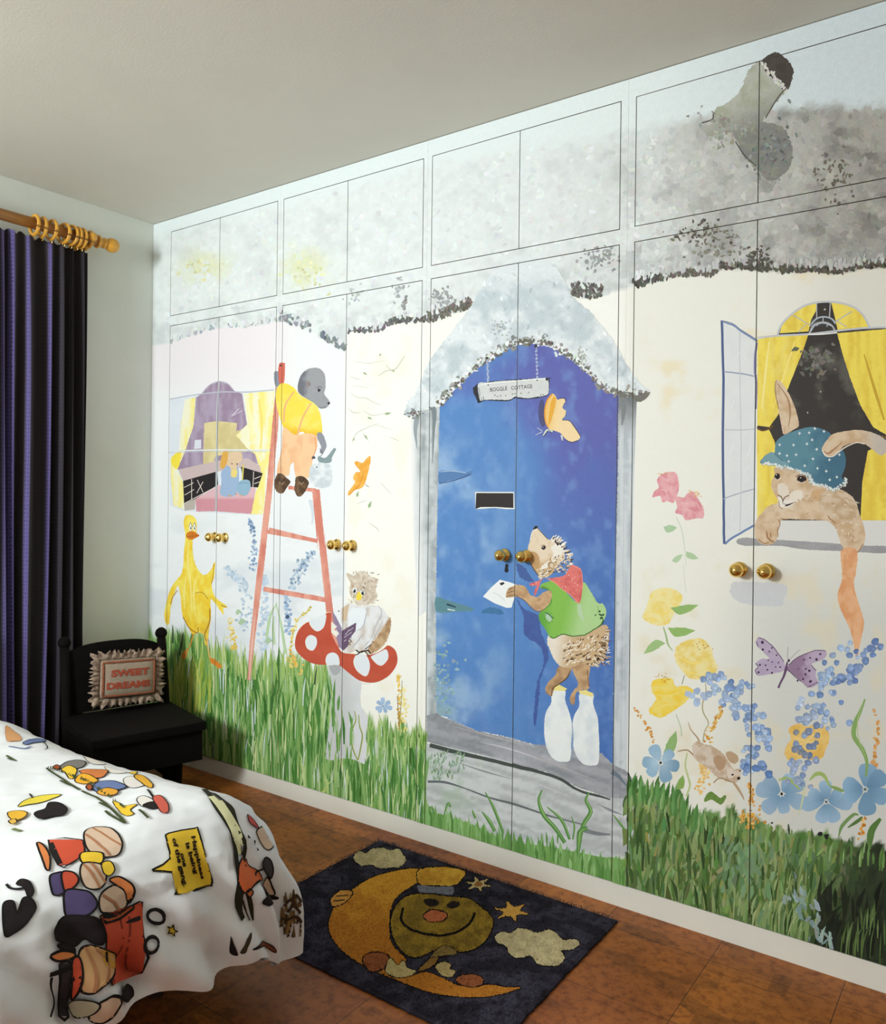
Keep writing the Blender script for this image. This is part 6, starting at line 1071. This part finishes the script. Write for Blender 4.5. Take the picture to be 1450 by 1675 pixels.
# ================================================================== CHAIR in the corner + frilled cushion
M_DARK=mat('black_brown_wood',(13,10,9),.85,.25,6,stretch=(2,2,10));M_DARK.node_tree.nodes['Principled BSDF'].inputs['Specular IOR Level'].default_value=.12
fd=Vector((.965,-.262,0)).normalized();sd=Vector((-fd.y,fd.x,0))       # facing direction, and its left-hand side (towards the wardrobe)
BRp=Vector((-3.015,-.115,0));CW=.44
org=BRp-sd*(CW/2)
chair=empty('low_chair',org+fd*.16,'low dark wooden chair in the corner between bed and painted wardrobe','chair')
MX=Matrix(((fd.x,sd.x,0,org.x),(fd.y,sd.y,0,org.y),(0,0,1,0),(0,0,0,1)))   # local x forward, y to the left side, z up
cinv=Matrix.Translation(-chair.location)
def cp(name,f,mt=M_DARK,sm=False,parent=chair):
    bm=bmesh.new();f(bm);bmesh.ops.transform(bm,matrix=MX,verts=bm.verts);o=putbm(name,bm,mt,parent,sm);o.matrix_parent_inverse=cinv;return o
h=CW/2
for s in (1,-1):
    cp('back_post',lambda bm:(tube(bm,[(.05,s*(h-.02),0),(.03,s*(h-.02),.2),(.0,s*(h-.02),.4),(-.035,s*(h-.02),.595)],[.018,.021,.021,.019],12),lathe(bm,[(0,-.024),(.014,-.022),(.024,-.010),(.026,.002),(.021,.015),(.010,.024),(0,.026)],16,Matrix.Translation((-.038,s*(h-.02),.615)))),sm=True)
    cp('leg',lambda bm:lathe(bm,[(0,0),(.014,0),(.019,.04),(.024,.16),(.018,.22),(.024,.30),(0,.30)],14,Matrix.Translation((.30,s*(h-.075),0))),sm=True)
    cp('side_rail',lambda bm:box(bm,.03,.32,s*(h-.075)-.010,s*(h-.075)+.010,.06,.085,.003))
def backpanel(bm):
    n=16;vs=[]
    for j in range(n+1):
        y=-(h-.03)+j*(2*h-.06)/n;t=abs(y)/(h-.03);top=.592-.022*t**4+.012*(1-t*t)
        for (x,z) in ((.012,.33),(-.028,top),(-.046,top),(-.006,.33)): vs.append(bm.verts.new((x,y,z)))
    for j in range(n):
        for k in range(4): bm.faces.new((vs[j*4+k],vs[j*4+(k+1)%4],vs[j*4+4+(k+1)%4],vs[j*4+4+k]))
    bm.faces.new(vs[:4][::-1]);bm.faces.new(vs[-4:])
cp('backrest',backpanel)
cp('seat',lambda bm:box(bm,.0,.415,-h,h,.29,.325,.008))
cp('apron',lambda bm:(box(bm,.385,.40,-h+.01,h-.01,.17,.29,.002),box(bm,.02,.385,h-.03,h-.012,.17,.29,.002),box(bm,.02,.385,-h+.012,-h+.03,.17,.29,.002)))
# cushion: leans on the backrest
ct=[at(q[0],q[1],'y',0) for q in ((0,0),)]
def onback(px,py,fw):   # point of the photo ray on the vertical plane at distance fw in front of the chair back
    d=ray(px,py);p0=np.array(org)+np.array(fd)*fw;t=((p0-CAM)@np.array(fd))/(d@np.array(fd));return CAM+d*t
cc=Vector(onback(209,1108,.075));e1=Vector(onback(255,1106,.075))-Vector(onback(163,1114,.075));e2=Vector(onback(206,1078,.075))-Vector(onback(213,1138,.075))
wid,hei=e1.length,e2.length;ex=e1.normalized();ez=(e2-ex*e2.dot(ex)).normalized();ey=ez.cross(ex)
if ey.dot(Vector(CAM)-cc)<0: ey=-ey
# lean back slightly, top towards the backrest
Rl=Matrix.Rotation(-.10,3,ex);ez=(Rl@ez);ey=(Rl@ey)
if ey.dot(Vector(CAM)-cc)<0: ey=-ey
MC=Matrix(((ex.x,ez.x,ey.x,cc.x),(ex.y,ez.y,ey.y,cc.y),(ex.z,ez.z,ey.z,cc.z),(0,0,0,1)))   # local: x across, y up, z out
cu=empty('frilled_cushion',cc,"small frilled beige cushion lettered SWEET DREAMS leaning on the dark chair's back",'cushion');kinv=Matrix.Translation(-cc)
M_LIN=mat('natural_linen',(164,146,126),.9,.12,90,bump=.3,bscale=300);M_FRL=mat('gathered_frill',(176,156,136),.9,.3,60,bump=.3,bscale=300,col2=(104,78,60));M_RED=mat('red_embroidery',(168,72,48),.85,.15,200);M_BRD=mat('rust_braid',(150,86,58),.9,.3,160,col2=(104,66,46))
def kp(name,V,F,mt,sm=True):
    o=put(name,[MC@Vector(v) for v in V],F,mt,cu,sm);o.matrix_parent_inverse=kinv;return o
n=22;V=[];F=[];hw,hh_=wid/2*1.0,hei/2*1.0
for s in (1,-1):
    for j in range(n+1):
        for k in range(n+1):
            u=k/n*2-1;v=j/n*2-1;z=.030*((1-u**4)*(1-v**4))**.5;V.append((u*hw*(1-.04*(1-v*v)*0),v*hh_,s*z))
m_=(n+1)**2
for s in (0,1):
    for j in range(n):
        for k in range(n):
            a=s*m_+j*(n+1)+k;f=[a,a+1,a+n+2,a+n+1];F.append(f if s==0 else f[::-1])
kp('cover',V,F,M_LIN)
# frill: ruffled band round the edge
V=[];F=[];per=[];N_=150
for k in range(N_):
    t=k/N_*4;sdn=int(t);u=t-sdn
    c4=[(-1,-1),(1,-1),(1,1),(-1,1)];a=c4[sdn];b_=c4[(sdn+1)%4];x=(a[0]+(b_[0]-a[0])*u)*hw;y=(a[1]+(b_[1]-a[1])*u)*hh_
    nx_,ny_=[(0,-1),(1,0),(0,1),(-1,0)][sdn];w=min(u,1-u);cr=max(0,1-w*6)
    if cr>0:
        s2=(sdn+1)%4 if u>.5 else (sdn-1)%4;m2=[(0,-1),(1,0),(0,1),(-1,0)][s2];nx_+=m2[0]*cr;ny_+=m2[1]*cr
    fr_=.030+.009*math.sin(k*1.9)+random.uniform(-.005,.006)
    for r in range(4):
        q_=r/3;V.append((x+nx_*fr_*q_,y+ny_*fr_*q_,.004+.011*q_*math.sin(k*1.35+r*.5)+random.uniform(-.002,.002)))
for k in range(N_):
    for r in range(3): a=k*4+r;b_=((k+1)%N_)*4+r;F.append([a,b_,b_+1,a+1])
o=kp('frill',V,F,M_FRL);sf=o.modifiers.new('thickness','SOLIDIFY');sf.thickness=.0025
V=[];F=[];iw,ih=hw*.90,hh_*.86
bm=bmesh.new();loop=[]
for a,b_ in (((-1,-1),(1,-1)),((1,-1),(1,1)),((1,1),(-1,1)),((-1,1),(-1,-1))):
    for k in range(10):
        u=(a[0]+(b_[0]-a[0])*k/10)*.90;v=(a[1]+(b_[1]-a[1])*k/10)*.86;loop.append((u*hw,v*hh_,.030*((1-u**4)*(1-v**4))**.5+.001))
tube(bm,loop,.0055,8,True);bmesh.ops.transform(bm,matrix=MC,verts=bm.verts);o=putbm('braid',bm,M_BRD,cu,True);o.matrix_parent_inverse=kinv
def word(s_,x0,x1,y0,h_):
    V0,Fc=text_mesh(s_,.045);lo=V0.min(0);hi=V0.max(0);V=[];
    for v in V0:
        x=x0+(v[0]-lo[0])/(hi[0]-lo[0])*(x1-x0);y=y0+(v[1]-lo[1])/(hi[1]-lo[1])*h_;u=x/hw;w=y/hh_;V.append((x,y,.030*((1-u**4)*(1-w**4))**.5+.0022))
    o=kp('lettering',V,Fc,M_RED,False);o['label']='red embroidered word '+s_;sf=o.modifiers.new('raised','SOLIDIFY');sf.thickness=.002
word('SWEET',-.66*hw,.68*hw,.12*hh_,.36*hh_);word('DREAMS',-.80*hw,.74*hw,-.52*hh_,.36*hh_)
# ================================================================== CURTAIN, POLE, RINGS
M_GOLDW=mat('varnished_pine',(226,166,58),.35,.15,14,coat=.3,stretch=(6,1,6));M_POLE=mat('stained_pole',(178,124,64),.4,.25,9,stretch=(12,1,12))
RXp=-3.235
def pole_pt(px,py): return at(px,py,'x',RXp)
pA=pole_pt(21,357);pB=pole_pt(160,394);zr=float((pA[2]+pB[2])/2)
ry=lambda px:float(at(px,350+ (px-21)*.275,'x',RXp)[1])
tip=ry(183)
pole=empty('curtain_pole',(RXp,(tip-1.2)/2-.6,zr),'wooden curtain pole with ball finial on the far wall','curtain pole');pinv=Matrix.Translation(-pole.location)
RY=Matrix.Rotation(-PI/2,4,'X')   # lathe axis -> +y
def pp(name,f,mt,sm=True):
    bm=bmesh.new();f(bm);o=putbm(name,bm,mt,pole,sm);o.matrix_parent_inverse=pinv;return o
y1=ry(160)
pp('rod',lambda bm:lathe(bm,[(0,0),(.0225,0),(.0225,y1+2.2),(0,y1+2.2)],24,Matrix.Translation((RXp,-2.2,zr))@RY),M_POLE)
pp('finial',lambda bm:lathe(bm,[(0,0),(.027,0),(.029,.006),(.026,.012),(.018,.016),(.016,.024),(.022,.030),(.024,.034),(.019,.040),(.017,.043),(.024,.050),(.030,.062),(.0315,.074),(.029,.087),(.022,.098),(.011,.104),(0,.106)],28,Matrix.Translation((RXp,y1-.006,zr))@RY),M_GOLDW)
yb=ry(146)
pp('bracket',lambda bm:(box(bm,XL+.001,XL+.012,yb-.022,yb+.022,zr-.06,zr+.03,.004),tube(bm,[(XL+.008,yb,zr-.035),(XL+.05,yb,zr-.036),(RXp,yb,zr-.028)],.011,12),lathe(bm,[(0,0),(.014,0),(.019,.006),(.019,.014),(.012,.022),(0,.025)],18,Matrix.Translation((RXp+.020,yb,zr+.004))@Matrix.Rotation(PI/2,4,'Y')),tube(bm,[(RXp+.031*math.cos(a),yb,zr+.031*math.sin(a)) for a in np.linspace(0,2*PI,21)[:-1]],.007,8,True)),M_GOLDW)
ringpx=[56.5,69.5,84.5,104.5,116,126.5,134]
cn=['pole','second','third','fourth','fifth','sixth','seventh']
mesh=None
for k,px in enumerate(ringpx):
    y=ry(px);bm=bmesh.new();tl=random.uniform(-.14,.14)+(.25 if k in (3,4) else 0)
    if mesh is None:
        tube(bm,[(.038*math.cos(a),0,.038*math.sin(a)) for a in np.linspace(0,2*PI,33)[:-1]],.0072,10,True)
        ring=empty('curtain_ring',(RXp,y,zr-.0058),'','curtain ring','wooden rings on the curtain pole')
        o=putbm('hoop',bm,M_GOLDW,ring,True);b2=bmesh.new();tube(b2,[(.007*math.cos(a),0,-.049+.007*math.sin(a)) for a in np.linspace(0,2*PI,15)[:-1]],.0016,6,True);o2=putbm('eyelet',b2,M_BRASS,ring,True);mesh=(o,o2);proto=ring
    else:
        bm.free();ring=proto.copy();COL.objects.link(ring);ring.location=(RXp,y,zr-.0058)
        for ch in mesh: c2=ch.copy();c2.parent=ring;COL.objects.link(c2)
    ring.rotation_euler=(0,0,tl)
    ring['label']=['leftmost wooden curtain ring, at the bare stretch of pole','second wooden curtain ring from the left on the pole','third wooden curtain ring from the left, before the wide gap','fourth wooden curtain ring from the left, just after the wide gap','fifth wooden curtain ring from the left on the pole','sixth wooden curtain ring, second from the finial end','rightmost wooden curtain ring, touching the bracket at the finial'][k]
# curtain cloth with deep pencil pleats
m,nt,b=newmat('spotted_purple_cloth')
at_=N(nt,'ShaderNodeVertexColor');at_.layer_name='paint'
uvn=N(nt,'ShaderNodeAttribute');uvn.attribute_name='cloth'
mp=N(nt,'ShaderNodeMapping');mp.inputs['Scale'].default_value=(62,62,62);nt.links.new(uvn.outputs['Vector'],mp.inputs[0])
vo=N(nt,'ShaderNodeTexVoronoi',Scale=1.,Randomness=.15);nt.links.new(mp.outputs[0],vo.inputs['Vector'])
r=N(nt,'ShaderNodeValToRGB');r.color_ramp.elements[0].position=.16;r.color_ramp.elements[0].color=(.18,.18,.22,1);r.color_ramp.elements[1].position=.24;r.color_ramp.elements[1].color=(1,1,1,1);nt.links.new(vo.outputs['Distance'],r.inputs[0])
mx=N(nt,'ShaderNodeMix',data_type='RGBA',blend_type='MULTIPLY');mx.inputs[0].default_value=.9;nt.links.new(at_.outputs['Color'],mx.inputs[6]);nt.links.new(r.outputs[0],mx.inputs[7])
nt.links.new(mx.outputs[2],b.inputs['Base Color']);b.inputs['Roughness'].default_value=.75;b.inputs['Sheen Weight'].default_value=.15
ytop=[float(at(x_,400,'x',-3.22)[1]) for x_ in (16,152)];zc0,zc1=.03,zr-.046
NU,NV=360,44;Yl,Yr=-1.0,ytop[1]
V=[];Cc=[];UV=[];CXm=-3.225
us=np.linspace(0,1,NU)
# ridge positions (lit cloth, painted purple) follow the photo: px centres at mid height
ridge_px=[8,22,47,84,103,120,138,150];
ry_=[float(at(p_,760,'x',CXm)[1]) for p_ in ridge_px]
extra=list(np.arange(ry_[0]-.075,Yl,-.075));rid=np.array(sorted(extra+ry_))
for j in range(NV):
    t=j/(NV-1);z=zc0+(zc1-zc0)*t
    for k,u in enumerate(us):
        y=Yl+(Yr-Yl)*u
        # depth: cusped pleats between ridges
        idx=np.searchsorted(rid,y);lo=rid[max(idx-1,0)];hi=rid[min(idx,len(rid)-1)]
        w=(y-lo)/(hi-lo) if hi>lo else 0
        prof=abs(2*w-1)**1.5
        dep=(.050 if hi-lo>.04 else .028)*prof*(1-.45*t**6)
        wob=.010*math.sin(9*y+2.5*t)+.006*math.sin(5*t+y*30)
        hem=0
        x=CXm-.045+dep+.008*math.sin(3*t+y*40);yy=y+.012*(1-t)*math.sin(y*17+1)*1.0+.008*math.sin(4.2*t+y*25)*(1-t)
        top=-.008*math.sin(u*90) if t>.97 else 0
        V.append((max(x,XL+.012),yy,z+top));UV.append((u*1.9,z,0))
        s=min(abs(y-lo),abs(hi-y))
        Cc.append(s)
F=[]
for j in range(NV-1):
    for k in range(NU-1): a=j*NU+k;F.append([a,a+1,a+NU+1,a+NU])
o=put('curtain',V,F,m,smooth=True)
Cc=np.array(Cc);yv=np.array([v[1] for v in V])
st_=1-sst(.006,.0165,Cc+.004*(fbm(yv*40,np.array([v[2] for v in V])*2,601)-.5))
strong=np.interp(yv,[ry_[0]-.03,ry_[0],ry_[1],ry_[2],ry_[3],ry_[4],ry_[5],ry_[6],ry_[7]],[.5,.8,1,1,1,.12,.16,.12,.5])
c=mixc((23,17,15),(92,82,138),st_*strong);c=mixc(c,(38,28,26),.5*sst(.5,.7,fbm(yv*60,yv*0,603))*(1-st_))  # fold shading painted into the cloth: purple on ridges, brown-black in hollows
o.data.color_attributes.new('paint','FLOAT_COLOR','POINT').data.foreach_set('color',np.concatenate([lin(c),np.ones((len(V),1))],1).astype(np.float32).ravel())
o.data.attributes.new('cloth','FLOAT_VECTOR','POINT').data.foreach_set('vector',np.array(UV,np.float32).ravel())
tag(o,'full-length dark purple spotted curtain hanging from the wooden pole','curtain')
# ================================================================== LIGHT + CAMERA
w=bpy.data.worlds.new('room_ambience');SC.world=w;w.use_nodes=True;bgn=w.node_tree.nodes['Background'];bgn.inputs[0].default_value=(.92,.98,1.,1);bgn.inputs[1].default_value=.70
def area(name,loc,tgt,size,power,col=(1,1,1)):
    l=bpy.data.lights.new(name,'AREA');l.shape='DISK';l.size=size;l.energy=power;l.color=col;o=bpy.data.objects.new(name,l);COL.objects.link(o);o.location=loc
    o.rotation_euler=(Vector(tgt)-Vector(loc)).to_track_quat('-Z','Y').to_euler();return o
area('studio_lamp',(-2.4,-3.9,1.95),(-1.95,0,1.2),.7,93,(.915,.975,1.))
cam=bpy.data.cameras.new('camera');co=bpy.data.objects.new('camera',cam);COL.objects.link(co);SC.camera=co
cam.sensor_fit='HORIZONTAL';cam.sensor_width=36;cam.lens=FPX*36/1450;cam.shift_x=-SX/1450;cam.shift_y=SY/1450;cam.clip_start=.02
M4=Matrix.Identity(4)
for k in range(3): M4[k][0],M4[k][1],M4[k][2],M4[k][3]=_r[k],_u[k],-_f[k],CAM[k]
co.matrix_world=M4
SC.view_settings.view_transform='Standard';SC.view_settings.look='None';SC.view_settings.gamma=1;SC.view_settings.use_curve_mapping=False;SC.view_settings.exposure=.15
